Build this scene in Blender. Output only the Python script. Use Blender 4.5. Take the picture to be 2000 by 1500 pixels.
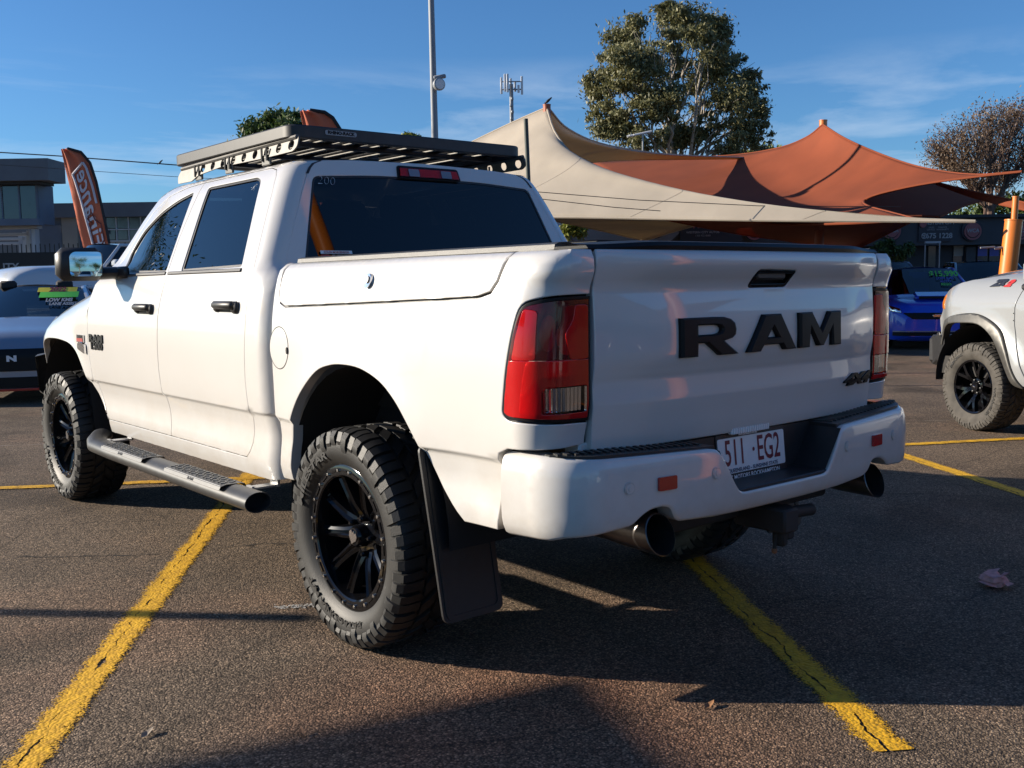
import bpy, bmesh, math, random
import numpy as np
from mathutils import Vector, Matrix
from mathutils.geometry import delaunay_2d_cdt, tessellate_polygon
random.seed(7)
for o in list(bpy.data.objects): bpy.data.objects.remove(o)
S = bpy.context.scene
COL = S.collection
R_ = math.radians
# ------------------------------------------------------------------ camera
CAM = Vector((-2.85645, -3.21930, 1.35260)); YAW, PITCH, ROLL, FPX = .693006, -.100067, -.0146106, 1956.95
_f = Vector((math.sin(YAW)*math.cos(PITCH), math.cos(YAW)*math.cos(PITCH), math.sin(PITCH)))
_r = Vector((math.cos(YAW), -math.sin(YAW), 0)); _u = _r.cross(_f)
c_, s_ = math.cos(ROLL), math.sin(ROLL)
CR, CU = _r*c_ + _u*s_, _u*c_ - _r*s_
cd = bpy.data.cameras.new('camera'); cam = bpy.data.objects.new('camera', cd); COL.objects.link(cam)
cd.sensor_width = 36; cd.lens = FPX/2000*36; cd.clip_start = .05; cd.clip_end = 4000
cam.matrix_world = Matrix((( CR.x, CU.x, -_f.x, CAM.x), (CR.y, CU.y, -_f.y, CAM.y), (CR.z, CU.z, -_f.z, CAM.z), (0,0,0,1)))
S.camera = cam
# ------------------------------------------------------------------ sun, sky, exposure
SUN_EL = R_(18.3); SUN_AZ = math.atan2(-.70, .71)          # compass-like, from +Y clockwise
sd = Vector((math.sin(SUN_AZ)*math.cos(SUN_EL), math.cos(SUN_AZ)*math.cos(SUN_EL), math.sin(SUN_EL)))
sl = bpy.data.lights.new('sun', 'SUN'); sl.energy = 5.0; sl.angle = R_(.53); sl.color = (1, .885, .73)
so = bpy.data.objects.new('sun', sl); COL.objects.link(so); so.rotation_euler = sd.to_track_quat('Z', 'Y').to_euler()
W = bpy.data.worlds.new('World'); S.world = W; W.use_nodes = True
nt = W.node_tree; N = nt.nodes; Lk = nt.links
for n in list(N): N.remove(n)
sky = N.new('ShaderNodeTexSky'); sky.sky_type = 'NISHITA'; sky.sun_disc = False
sky.sun_elevation = SUN_EL; sky.sun_rotation = SUN_AZ; sky.air_density = 1.0; sky.dust_density = .3; sky.ozone_density = 2.6; sky.altitude = 50
tc = N.new('ShaderNodeTexCoord'); mp = N.new('ShaderNodeMapping'); mp.inputs['Rotation'].default_value = (0, .10, R_(35)); mp.inputs['Scale'].default_value = (1.3, 3.2, 13)
Lk.new(tc.outputs['Generated'], mp.inputs[0])
nz = N.new('ShaderNodeTexNoise'); nz.inputs['Scale'].default_value = 1.6; nz.inputs['Detail'].default_value = 7; nz.inputs['Roughness'].default_value = .58; nz.inputs['Distortion'].default_value = .35
Lk.new(mp.outputs[0], nz.inputs['Vector'])
cr = N.new('ShaderNodeValToRGB'); cr.color_ramp.elements[0].position = .46; cr.color_ramp.elements[1].position = .78
cr.color_ramp.elements[0].color = (0,0,0,1); cr.color_ramp.elements[1].color = (.75,.75,.75,1); Lk.new(nz.outputs['Fac'], cr.inputs[0])
sx = N.new('ShaderNodeSeparateXYZ'); Lk.new(tc.outputs['Generated'], sx.inputs[0])
er = N.new('ShaderNodeMapRange'); er.inputs[1].default_value = .215; er.inputs[2].default_value = .15; Lk.new(sx.outputs[2], er.inputs[0])
mm = N.new('ShaderNodeMath'); mm.operation = 'MULTIPLY'; Lk.new(cr.outputs[0], mm.inputs[0]); Lk.new(er.outputs[0], mm.inputs[1])
mx = N.new('ShaderNodeMix'); mx.data_type = 'RGBA'; Lk.new(mm.outputs[0], mx.inputs[0]); hsv = N.new('ShaderNodeMix'); hsv.data_type = 'RGBA'; hsv.blend_type = 'MULTIPLY'; hsv.inputs[0].default_value = 1; hsv.inputs[7].default_value = (.66,1.10,1.58,1); Lk.new(sky.outputs[0], hsv.inputs[6]); Lk.new(hsv.outputs[2], mx.inputs[6]); mx.inputs[7].default_value = (8.2, 9.4, 11.0, 1)
bg = N.new('ShaderNodeBackground'); bg.inputs[1].default_value = .05; Lk.new(mx.outputs[2], bg.inputs[0])
wo = N.new('ShaderNodeOutputWorld'); Lk.new(bg.outputs[0], wo.inputs[0])
S.view_settings.view_transform = 'Standard'; S.view_settings.look = 'None'; S.view_settings.exposure = 0.85; S.view_settings.gamma = 1.0
S.view_settings.use_curve_mapping = False
S.cycles.max_bounces = 8; S.cycles.transparent_max_bounces = 12; S.cycles.caustics_reflective = False; S.cycles.caustics_refractive = False
S.cycles.sample_clamp_indirect = 6
try: S.cycles.use_denoising = True
except Exception: pass
# ------------------------------------------------------------------ materials
MATS = {}
def mat(name, col=(.5,.5,.5), rough=.5, metal=0., coat=0., spec=.5, var=0., vscale=8., bump=0., bscale=60., alpha=None, trans=0., cr_=.03):
    m = bpy.data.materials.new(name); m.use_nodes = True; nt = m.node_tree; b = nt.nodes['Principled BSDF']
    b.inputs['Base Color'].default_value = (*col, 1); b.inputs['Roughness'].default_value = rough; b.inputs['Metallic'].default_value = metal
    b.inputs['Coat Weight'].default_value = coat; b.inputs['Coat Roughness'].default_value = cr_; b.inputs['Specular IOR Level'].default_value = spec
    b.inputs['Transmission Weight'].default_value = trans
    if var or bump:
        t = nt.nodes.new('ShaderNodeTexCoord')
    if var:
        n = nt.nodes.new('ShaderNodeTexNoise'); n.inputs['Scale'].default_value = vscale; n.inputs['Detail'].default_value = 5
        nt.links.new(t.outputs['Object'], n.inputs['Vector'])
        r = nt.nodes.new('ShaderNodeMapRange'); r.inputs[1].default_value = .3; r.inputs[2].default_value = .7
        r.inputs[3].default_value = 1-var; r.inputs[4].default_value = 1+var; nt.links.new(n.outputs['Fac'], r.inputs[0])
        x = nt.nodes.new('ShaderNodeMix'); x.data_type = 'RGBA'; x.blend_type = 'MULTIPLY'; x.inputs[0].default_value = 1
        x.inputs[6].default_value = (*col, 1); nt.links.new(r.outputs[0], x.inputs[7]); nt.links.new(x.outputs[2], b.inputs['Base Color'])
    if bump:
        n2 = nt.nodes.new('ShaderNodeTexNoise'); n2.inputs['Scale'].default_value = bscale; n2.inputs['Detail'].default_value = 4
        nt.links.new(t.outputs['Object'], n2.inputs['Vector'])
        bp = nt.nodes.new('ShaderNodeBump'); bp.inputs['Strength'].default_value = bump; bp.inputs['Distance'].default_value = .01
        nt.links.new(n2.outputs['Fac'], bp.inputs['Height']); nt.links.new(bp.outputs[0], b.inputs['Normal'])
    MATS[name] = m; return m
def glassmat(name, tint, refl=(1,1,1), ior=1.55, rough=0.):
    m = bpy.data.materials.new(name); m.use_nodes = True; nt = m.node_tree
    for n in list(nt.nodes): nt.nodes.remove(n)
    tr = nt.nodes.new('ShaderNodeBsdfTransparent'); tr.inputs[0].default_value = (*tint, 1)
    gl = nt.nodes.new('ShaderNodeBsdfGlossy'); gl.inputs['Roughness'].default_value = rough; gl.inputs[0].default_value = (*refl, 1)
    fr = nt.nodes.new('ShaderNodeFresnel'); fr.inputs[0].default_value = ior
    mi = nt.nodes.new('ShaderNodeMixShader'); o = nt.nodes.new('ShaderNodeOutputMaterial')
    nt.links.new(fr.outputs[0], mi.inputs[0]); nt.links.new(tr.outputs[0], mi.inputs[1]); nt.links.new(gl.outputs[0], mi.inputs[2]); nt.links.new(mi.outputs[0], o.inputs[0])
    MATS[name] = m; return m
M = MATS
mat('white_paint', (.60,.585,.56), .32, coat=1., spec=.4, var=.012, vscale=3)
def paint_dirt(m):                                            # road dust on the lower body
    nt = m.node_tree; b = nt.nodes['Principled BSDF']; L = nt.links.new; src = b.inputs['Base Color'].links[0].from_socket
    t = nt.nodes.new('ShaderNodeTexCoord'); s = nt.nodes.new('ShaderNodeSeparateXYZ'); L(t.outputs['Object'], s.inputs[0]); r = nt.nodes.new('ShaderNodeMapRange'); r.inputs[1].default_value = .98; r.inputs[2].default_value = .52; L(s.outputs[2], r.inputs[0])
    n = nt.nodes.new('ShaderNodeTexNoise'); n.inputs['Scale'].default_value = 5; n.inputs['Detail'].default_value = 8; n.inputs['Roughness'].default_value = .72; L(t.outputs['Object'], n.inputs['Vector'])
    n2 = nt.nodes.new('ShaderNodeMapRange'); n2.inputs[1].default_value = .38; n2.inputs[2].default_value = .75; n2.inputs[4].default_value = .55; L(n.outputs['Fac'], n2.inputs[0])
    x = nt.nodes.new('ShaderNodeMath'); x.operation = 'MULTIPLY'; L(r.outputs[0], x.inputs[0]); L(n2.outputs[0], x.inputs[1])
    mi = nt.nodes.new('ShaderNodeMix'); mi.data_type = 'RGBA'; L(x.outputs[0], mi.inputs[0]); L(src, mi.inputs[6]); mi.inputs[7].default_value = (.36,.30,.235,1); L(mi.outputs[2], b.inputs['Base Color'])
    c = nt.nodes.new('ShaderNodeMapRange'); c.inputs[3].default_value = 1; c.inputs[4].default_value = .15; L(x.outputs[0], c.inputs[0]); L(c.outputs[0], b.inputs['Coat Weight'])
paint_dirt(M['white_paint'])
mat('black_plastic', (.018,.018,.019), .45, var=.15, vscale=30, bump=.08, bscale=300)
mat('grey_plastic', (.055,.055,.053), .5, var=.15, vscale=30, bump=.15, bscale=350)
mat('black_gloss', (.005,.005,.006), .10, coat=.2, spec=.35)
mat('satin_black', (.010,.010,.011), .4, spec=.18)
mat('rubber', (.013,.0128,.0125), .55, var=.3, vscale=14, bump=.1, bscale=200)
mat('dusty_rubber', (.06,.054,.046), .8, var=.3, vscale=14, bump=.2, bscale=150)
mat('liner', (.012,.012,.013), .85)
mat('under', (.02,.018,.017), .75, var=.4, vscale=6)
mat('steel', (.32,.31,.30), .4, metal=1.)
mat('step_steel', (.06,.06,.06), .42, metal=.35, var=.12, vscale=20)
mat('tread_alu', (.20,.20,.20), .4, metal=.8, var=.2, vscale=30)
mat('chrome', (.75,.75,.76), .12, metal=1.)
mat('mirror', (.42,.55,.62), .01, metal=1.)
mat('tip_steel', (.15,.14,.135), .3, metal=.9, var=.3, vscale=12)
mat('rack_black', (.030,.029,.028), .5, var=.2, vscale=25)
mat('rack_grey', (.10,.097,.090), .45, metal=.55, var=.15, vscale=25)
mat('alu', (.42,.42,.42), .4, metal=.6)
mat('seat', (.02,.02,.022), .8)
mat('white_print', (.75,.75,.75), .5)
mat('grey_print', (.32,.33,.34), .5)
mat('maroon_print', (.16,.01,.02), .5)
mat('navy_print', (.03,.04,.10), .5)
mat('plate_white', (.72,.72,.71), .35, var=.03, vscale=20)
mat('red_solid', (.42,.012,.012), .15, coat=1.)
mat('badge_red', (.35,.05,.04), .35)
mat('lamp_inner', (.85,.83,.82), .3, metal=.15, bump=.5, bscale=60)
mat('lamp_red_base', (.35,.02,.02), .35)
mat('red_lens', (.72,.010,.012), .12, coat=1.)
mat('dark_red_lens', (.16,.006,.012), .14, coat=1.)
mat('lamp_rib', (.55,.53,.53), .3, metal=.6)
mat('amber', (.75,.22,.02), .2, coat=1.)
mat('rust', (.22,.09,.04), .8, var=.4, vscale=40)
glassmat('tint_glass', (.05,.055,.06), ior=1.52)
glassmat('clear_glass', (.55,.60,.62), ior=1.5)
glassmat('car_glass', (.10,.14,.15), ior=1.6)
glassmat('red_glass', (.97,.035,.03), ior=1.45)
glassmat('smoke_red_glass', (.74,.03,.035), ior=1.4)
for nm_, fc in (('red_lens', .35), ('dark_red_lens', .45)):      # moulded red plastic, part of the light goes through
    nt_ = M[nm_].node_tree; t_ = nt_.nodes.new('ShaderNodeBsdfTransparent'); t_.inputs[0].default_value = (.9,.03,.03,1); x_ = nt_.nodes.new('ShaderNodeMixShader'); x_.inputs[0].default_value = fc
    nt_.links.new(nt_.nodes['Principled BSDF'].outputs[0], x_.inputs[1]); nt_.links.new(t_.outputs[0], x_.inputs[2]); nt_.links.new(x_.outputs[0], nt_.nodes['Material Output'].inputs[0])
glassmat('lens_glass', (.85,.86,.88), ior=1.5)
# ------------------------------------------------------------------ object helpers
def thing(name, label, cat, loc=(0,0,0), rz=0., group=None):
    o = bpy.data.objects.new(name, None); COL.objects.link(o); o.location = loc; o.rotation_euler = (0,0,rz); o.empty_display_size = .2
    o['label'] = label; o['category'] = cat
    if group: o['group'] = group
    return o
def part(name, parent, loc=(0,0,0), rot=(0,0,0), label=None):
    o = bpy.data.objects.new(name, None); COL.objects.link(o); o.parent = parent; o.location = loc; o.rotation_euler = rot; o.empty_display_size = .1
    if label: o['label'] = label
    return o
def tag(o, label=None, cat=None, group=None, kind=None):
    if label: o['label'] = label
    if cat: o['category'] = cat
    if group: o['group'] = group
    if kind: o['kind'] = kind
    return o
def mobj(name, vs, fs, m, parent=None, smooth=True, ang=38, mats=None, mi=None):
    me = bpy.data.meshes.new(name); me.from_pydata([tuple(v) for v in vs], [], fs); me.update()
    for x in (mats or [m]): me.materials.append(M[x] if isinstance(x, str) else x)
    if mi: me.polygons.foreach_set('material_index', mi)
    if smooth:
        me.polygons.foreach_set('use_smooth', [True]*len(me.polygons))
        if ang < 179: me.set_sharp_from_angle(angle=R_(ang))
    o = bpy.data.objects.new(name, me); COL.objects.link(o)
    if parent: o.parent = parent
    return o
def mirror(o, parent=None):
    if o.name in NDATA:
        V_, F_, N_, m_ = NDATA[o.name]; fx = lambda L: [Vector((-p.x, p.y, p.z)) for p in L]
        return nobj(o.name.split('.')[0], fx(V_), [f[::-1] for f in F_], fx(N_), m_, parent or o.parent)
    me = o.data.copy(); me.transform(Matrix.Diagonal((-1,1,1,1))); me.flip_normals()
    c = bpy.data.objects.new(o.name.split('.')[0], me); COL.objects.link(c); c.parent = parent or o.parent
    if 'label' in o: c['label'] = o['label']
    return c
def dup(o, parent=None, loc=None, rz=None):
    c = o.copy(); COL.objects.link(c)
    if parent: c.parent = parent
    if loc is not None: c.location = loc
    if rz is not None: c.rotation_euler = (c.rotation_euler[0], c.rotation_euler[1], rz)
    for ch in list(o.children): dup(ch, c)
    return c
class MB:
    def __init__(s): s.v = []; s.f = []
    def add(s, vs, fs):
        k = len(s.v); s.v += [Vector(p) for p in vs]; s.f += [tuple(i+k for i in f) for f in fs]; return s
    def box(s, c, d, rot=None, b=0., piv=None):
        hx, hy, hz = d[0]/2, d[1]/2, d[2]/2
        if b <= 0:
            P = [Vector((x*hx,y*hy,z*hz)) for x in (-1,1) for y in (-1,1) for z in (-1,1)]
            F = [(0,1,3,2),(4,6,7,5),(0,4,5,1),(2,3,7,6),(0,2,6,4),(1,5,7,3)]
        else:
            b = min(b, hx*.95, hy*.95, hz*.95); P = []; ix = {}
            for x in (-1,1):
                for y in (-1,1):
                    for z in (-1,1):
                        for a in range(3):
                            q = [x*(hx-b), y*(hy-b), z*(hz-b)]; q[a] += (x,y,z)[a]*b
                            ix[x,y,z,a] = len(P); P.append(Vector(q))
            F = []
            for a in range(3):
                o1, o2 = [(1,2),(2,0),(0,1)][a]
                for sg in (-1,1):
                    L = []
                    for p, q in ((-1,-1),(1,-1),(1,1),(-1,1)):
                        t = [0,0,0]; t[a] = sg; t[o1] = p; t[o2] = q; L.append(ix[t[0],t[1],t[2],a])
                    F.append(tuple(L if sg > 0 else L[::-1]))
                for p in (-1,1):
                    for q in (-1,1):
                        t0 = [0,0,0]; t1 = [0,0,0]; t0[a] = -1; t1[a] = 1; t0[o1] = t1[o1] = p; t0[o2] = t1[o2] = q
                        L = [ix[(*t0,o1)], ix[(*t1,o1)], ix[(*t1,o2)], ix[(*t0,o2)]]
                        F.append(tuple(L if p*q < 0 else L[::-1]))
            for x in (-1,1):
                for y in (-1,1):
                    for z in (-1,1):
                        L = [ix[x,y,z,a] for a in range(3)]; F.append(tuple(L if x*y*z > 0 else L[::-1]))
        if rot is not None: P = [rot @ p for p in P]
        c = Vector(c); return s.add([p + c for p in P], F)
    def tube(s, pts, r, n=10, caps=True, ry=None):
        pts = [Vector(p) for p in pts]; rs = r if isinstance(r, (list, tuple)) else [r]*len(pts); k = len(s.v); up = None
        for i, p in enumerate(pts):
            d = (pts[min(i+1, len(pts)-1)] - pts[max(i-1, 0)]).normalized()
            if up is None: up = Vector((0,0,1)) if abs(d.z) < .9 else Vector((0,1,0))
            a = d.cross(up).normalized(); b = a.cross(d).normalized(); up = b
            for j in range(n):
                t = 2*math.pi*j/n; s.v.append(p + a*(math.cos(t)*rs[i]) + b*(math.sin(t)*(rs[i] if ry is None else ry)))
        for i in range(len(pts)-1):
            for j in range(n):
                j2 = (j+1) % n; s.f.append((k+i*n+j, k+i*n+j2, k+(i+1)*n+j2, k+(i+1)*n+j))
        if caps: s.f.append(tuple(k+j for j in range(n))[::-1]); s.f.append(tuple(k+(len(pts)-1)*n+j for j in range(n)))
        return s
    def lathe(s, prof, n=48, mt=None, closed=False):         # profile (axial, radius), axis = local X
        k = len(s.v); m = len(prof)
        for x, r in prof:
            for j in range(n):
                t = 2*math.pi*j/n; p = Vector((x, r*math.cos(t), r*math.sin(t))); s.v.append(mt @ p if mt else p)
        for i in range(m - (0 if closed else 1)):
            for j in range(n):
                j2 = (j+1) % n; i2 = (i+1) % m; s.f.append((k+i*n+j, k+i*n+j2, k+i2*n+j2, k+i2*n+j))
        return s
    def prism(s, out, h, mp, holes=(), bev=0.):
        P, T, B = tri2d(out, holes); k = len(s.v); n = len(P)
        s.v += [Vector(mp(x, y, 0)) for x, y in P] + [Vector(mp(x, y, h)) for x, y in P]
        s.f += [(k+a, k+c, k+b) for a, b, c in T] + [(k+n+a, k+n+b, k+n+c) for a, b, c in T]
        s.f += [(k+a, k+b, k+n+b, k+n+a) for a, b in B]; return s
    def obj(s, name, m, parent=None, **kw): return mobj(name, s.v, s.f, m, parent, **kw)
# ---- 2D geometry
def inpoly(x, y, P):
    c = False; j = len(P)-1
    for i in range(len(P)):
        xi, yi = P[i]; xj, yj = P[j]
        if (yi > y) != (yj > y) and x < (xj-xi)*(y-yi)/(yj-yi)+xi: c = not c
        j = i
    return c
def area(P): return .5*sum(P[i-1][0]*P[i][1]-P[i][0]*P[i-1][1] for i in range(len(P)))
def dens(P, st):
    o = []
    for i in range(len(P)):
        a, b = P[i], P[(i+1) % len(P)]; d = math.dist(a, b); n = max(1, int(math.ceil(d/st)))
        for k in range(n): o.append((a[0]+(b[0]-a[0])*k/n, a[1]+(b[1]-a[1])*k/n))
    return o
def fil(P, r, n=4):                                          # fillet the corners of a polygon; r one value or one per corner
    o = []; m = len(P)
    for i in range(m):
        p0, p, p1 = Vector(P[i-1]), Vector(P[i]), Vector(P[(i+1) % m]); rr = r[i] if isinstance(r, (list, tuple)) else r
        if rr <= 0: o.append(tuple(p)); continue
        a, b = (p0-p), (p1-p); la, lb = a.length, b.length; t = min(rr, la*.45, lb*.45); a, b = p+a/la*t, p+b/lb*t
        for k in range(n+1):
            u = k/n; q = a*(1-u)**2 + p*2*u*(1-u) + b*u*u; o.append((q.x, q.y))
    return o
def smo(P, n=4):                                             # smooth open line through the points
    o = []
    for i in range(len(P)-1):
        p0 = P[i-1] if i else P[i]; p1, p2 = P[i], P[i+1]; p3 = P[i+2] if i+2 < len(P) else P[i+1]
        for k in range(n):
            u = k/n; o.append(tuple(.5*((2*p1[j])+(p2[j]-p0[j])*u+(2*p0[j]-5*p1[j]+4*p2[j]-p3[j])*u*u+(3*p1[j]-p0[j]-3*p2[j]+p3[j])*u**3) for j in (0,1)))
    return o + [P[-1]]
def inset(P, d):                                             # d > 0 shrinks
    s = 1 if area(P) > 0 else -1; o = []; m = len(P)
    for i in range(m):
        p0, p, p1 = Vector(P[i-1]), Vector(P[i]), Vector(P[(i+1) % m])
        e0, e1 = (p-p0), (p1-p)
        if e0.length < 1e-9 or e1.length < 1e-9: o.append(P[i]); continue
        e0.normalize(); e1.normalize(); n0, n1 = Vector((-e0.y, e0.x))*s, Vector((-e1.y, e1.x))*s
        b = n0+n1
        if b.length < .3: b = n0
        else: b = b/ max(.35, (b.length**2)/2)
        q = p + b*d; o.append((q.x, q.y))
    return o
def circ(cx, cy, r, n=20, ry=None): return [(cx+r*math.cos(2*math.pi*i/n), cy+(ry or r)*math.sin(2*math.pi*i/n)) for i in range(n)]
def tri2d(out, holes=(), extra_loops=(), pts=()):
    loops = [list(out)] + [list(h) for h in holes] + [list(l) for l in extra_loops]; V = []; E = []
    for L in loops:
        k = len(V); V += [Vector(p) for p in L]; E += [(k+i, k+(i+1) % len(L)) for i in range(len(L))]
    V += [Vector(p) for p in pts]
    r = delaunay_2d_cdt(V, E, [], 0, 1e-6); P = [(v.x, v.y) for v in r[0]]; T = []
    for f in r[2]:
        for k in range(1, len(f)-1):
            a, b, c = f[0], f[k], f[k+1]; x = (P[a][0]+P[b][0]+P[c][0])/3; y = (P[a][1]+P[b][1]+P[c][1])/3
            if inpoly(x, y, out) and not any(inpoly(x, y, h) for h in holes):
                ar = (P[b][0]-P[a][0])*(P[c][1]-P[a][1])-(P[c][0]-P[a][0])*(P[b][1]-P[a][1])
                if abs(ar) < 1e-12: continue
                T.append((a,b,c) if ar > 0 else (a,c,b))
    ed = {}
    for a,b,c in T:
        for e in ((a,b),(b,c),(c,a)): ed[e] = 1
    return P, T, [e for e in ed if (e[1],e[0]) not in ed]
def panel(name, out, fn, m, parent, holes=(), step=.06, bev=.004, fl=.025, drop=None, ang=60, off=0., rows=(), cols=()):
    out = dens(out, step*.6); holes = [dens(h, step*.6) for h in holes]
    rings = [inset(out, bev)] + [inset(h, -bev) for h in holes] if bev else []
    xs = [p[0] for p in out]; ys = [p[1] for p in out]; pts = []
    far = out + [q for h in holes for q in h]; fa = np.array(far)
    nx = int((max(xs)-min(xs))/step)+1; ny = int((max(ys)-min(ys))/step)+1
    for i in range(nx+1):
        for j in range(ny+1):
            x = min(xs)+i*step+(.5*step if j % 2 else 0); y = min(ys)+j*step
            if inpoly(x, y, out) and not any(inpoly(x, y, h) for h in holes) and np.min((fa[:,0]-x)**2+(fa[:,1]-y)**2) > (step*.45)**2: pts.append((x,y))
    def extra(x, y):
        if inpoly(x, y, out) and not any(inpoly(x, y, h) for h in holes) and np.min((fa[:,0]-x)**2+(fa[:,1]-y)**2) > (bev*1.6+.004)**2: pts.append((x,y))
    for y in rows:
        pts = [p for p in pts if abs(p[1]-y) > .009]
    for y in rows:
        for i in range(nx+1): extra(min(xs)+i*step, y)
    for x in cols:
        for j in range(ny+1): extra(x, min(ys)+(j+.37)*step)
    P, T, B = tri2d(out, holes, rings, pts)
    drop = bev*.7 if drop is None else drop; bs = {i for e in B for i in e}
    V = [Vector(fn(p[0], p[1], off-(drop if i in bs else 0))) for i, p in enumerate(P)]
    e_ = 1.5e-3; NR = {}
    for i in {i for t in T for i in t}:
        x, y = P[i]; d1 = Vector(fn(x+e_,y,off))-Vector(fn(x-e_,y,off)); d2 = Vector(fn(x,y+e_,off))-Vector(fn(x,y-e_,off)); nv = d1.cross(d2)
        nv = nv.normalized() if nv.length > 1e-12 else Vector((0,0,1))
        if nv.dot(Vector(fn(x,y,off+.01))-Vector(fn(x,y,off))) < 0: nv = -nv
        NR[i] = nv
    g = sum((V[b]-V[a]).cross(V[c]-V[a]).dot(NR[a]) for a,b,c in T[::5])
    F = [t if g > 0 else t[::-1] for t in T]; used = sorted(NR)
    mp = {}; VV = []; NN = []
    for i in used: mp[i] = len(VV); VV.append(V[i]); NN.append(NR[i])
    F = [tuple(mp[i] for i in t) for t in F]
    if fl:
        fm = {}; fo = {i: Vector(fn(*P[i], off-fl)) for i in bs}; acc = {i: Vector() for i in bs}; quads = []
        for a,b in B:
            nq = (V[b]-V[a]).cross(fo[a]-V[a])
            nq = nq if g > 0 else -nq
            nq = -nq if False else nq
            quads.append((a,b)); acc[a] += nq; acc[b] += nq
        for a,b in quads:
            pass
        sgn = 1
        for i in bs:
            nq = acc[i].normalized() if acc[i].length > 1e-12 else NR[i]; acc[i] = nq
            fm[i] = (len(VV), len(VV)+1); VV += [V[i], fo[i]]; NN += [nq, nq]
        for a,b in B:
            q = (fm[a][0], fm[a][1], fm[b][1], fm[b][0]); F.append(q if g > 0 else q[::-1])
        # quad normals as the faces really turn
        for i in bs:
            acc[i] = Vector()
        for a,b in B:
            q = [V[a], fo[a], fo[b], V[b]]; nq = (q[2]-q[0]).cross(q[3]-q[1]); nq = nq if g > 0 else -nq
            acc[a] += nq; acc[b] += nq
        for i in bs:
            nq = acc[i].normalized() if acc[i].length > 1e-12 else NR[i]
            NN[fm[i][0]] = NN[fm[i][1]] = nq
            if bev: NN[mp[i]] = (NR[i]*1.0 + nq*.8).normalized()
    return nobj(name, VV, F, NN, m, parent)
NDATA = {}
def nobj(name, VV, F, NN, m, parent):
    o = mobj(name, VV, F, m, parent, ang=180)
    o.data.normals_split_custom_set_from_vertices([tuple(n) for n in NN]); NDATA[o.name] = (VV, F, NN, m); return o
_tc = {}
def text(body, size=1., bold=0., ext=0., shear=0., sx=1., spacing=1.):
    key = (body, size, bold, ext, shear, sx, spacing)
    if key not in _tc:
        cu = bpy.data.curves.new('t', 'FONT'); cu.body = body; cu.size = size; cu.align_x = 'CENTER'; cu.align_y = 'CENTER'; cu.offset = bold; cu.extrude = ext; cu.shear = shear
        cu.resolution_u = 3; cu.space_character = spacing
        o = bpy.data.objects.new('t', cu); COL.objects.link(o); bpy.context.view_layer.update()
        me = o.to_mesh(); v = [(p.co.x*sx, p.co.y, p.co.z) for p in me.vertices]; f = [tuple(q.vertices) for q in me.polygons]; o.to_mesh_clear()
        bpy.data.objects.remove(o); bpy.data.curves.remove(cu); _tc[key] = (v, f)
    return _tc[key]
def text_obj(name, body, size, mp, m, parent, **kw):
    v, f = text(body, size, **kw); return mobj(name, [mp(*p) for p in v], f, m, parent, smooth=False)
def frame(o, ax, ay):                                        # maps (x, y, z) of a flat drawing into space
    o, ax, ay = Vector(o), Vector(ax).normalized(), Vector(ay).normalized(); az = ax.cross(ay)
    return lambda x, y, z=0.: o + ax*x + ay*y + az*z
def coons(name, e0, e1, e2, e3, m, parent=None, n=24, thick=.004):   # e0: a->b, e1: b->c, e2: d->c, e3: a->d (lists of points)
    def smp(e, t):
        e = [Vector(p) for p in e]
        if len(e) == 2: return e[0].lerp(e[1], t)
        k = len(e)-1; x = min(t*k, k-1e-6); i = int(x); u = x-i
        p0 = e[i-1] if i > 0 else e[i]*2-e[i+1]; p1 = e[i]; p2 = e[i+1]; p3 = e[i+2] if i+2 <= k else e[i+1]*2-e[i]
        return .5*((2*p1)+(p2-p0)*u+(2*p0-5*p1+4*p2-p3)*u*u+(3*p1-p0-3*p2+p3)*u**3)
    V = []; F = []
    a, b, c, d = smp(e0,0), smp(e0,1), smp(e2,1), smp(e2,0)
    for i in range(n+1):
        v = i/n
        for j in range(n+1):
            u = j/n
            V.append(smp(e0,u)*(1-v)+smp(e2,u)*v+smp(e3,v)*(1-u)+smp(e1,v)*u-(a*(1-u)*(1-v)+b*u*(1-v)+d*(1-u)*v+c*u*v))
    F = [(i*(n+1)+j, i*(n+1)+j+1, (i+1)*(n+1)+j+1, (i+1)*(n+1)+j) for i in range(n) for j in range(n)]
    return mobj(name, V, F, m, parent, ang=180)
def ray(u, v): return (_f + CR*((u-1000)/FPX) + CU*((750-v)/FPX))
HF = Vector((math.sin(YAW), math.cos(YAW), 0)); HR_ = Vector((math.cos(YAW), -math.sin(YAW), 0))
def at(u, v, d):                                             # the point seen at (u, v) of the photograph whose distance along the view is d
    r = ray(u, v); return CAM + r*(d/r.dot(HF))
BG = -YAW                                                    # things in the far rows stand square to the view
def gl(u, d): p = at(u, 553, d); return (p.x, p.y, 0.)
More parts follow.
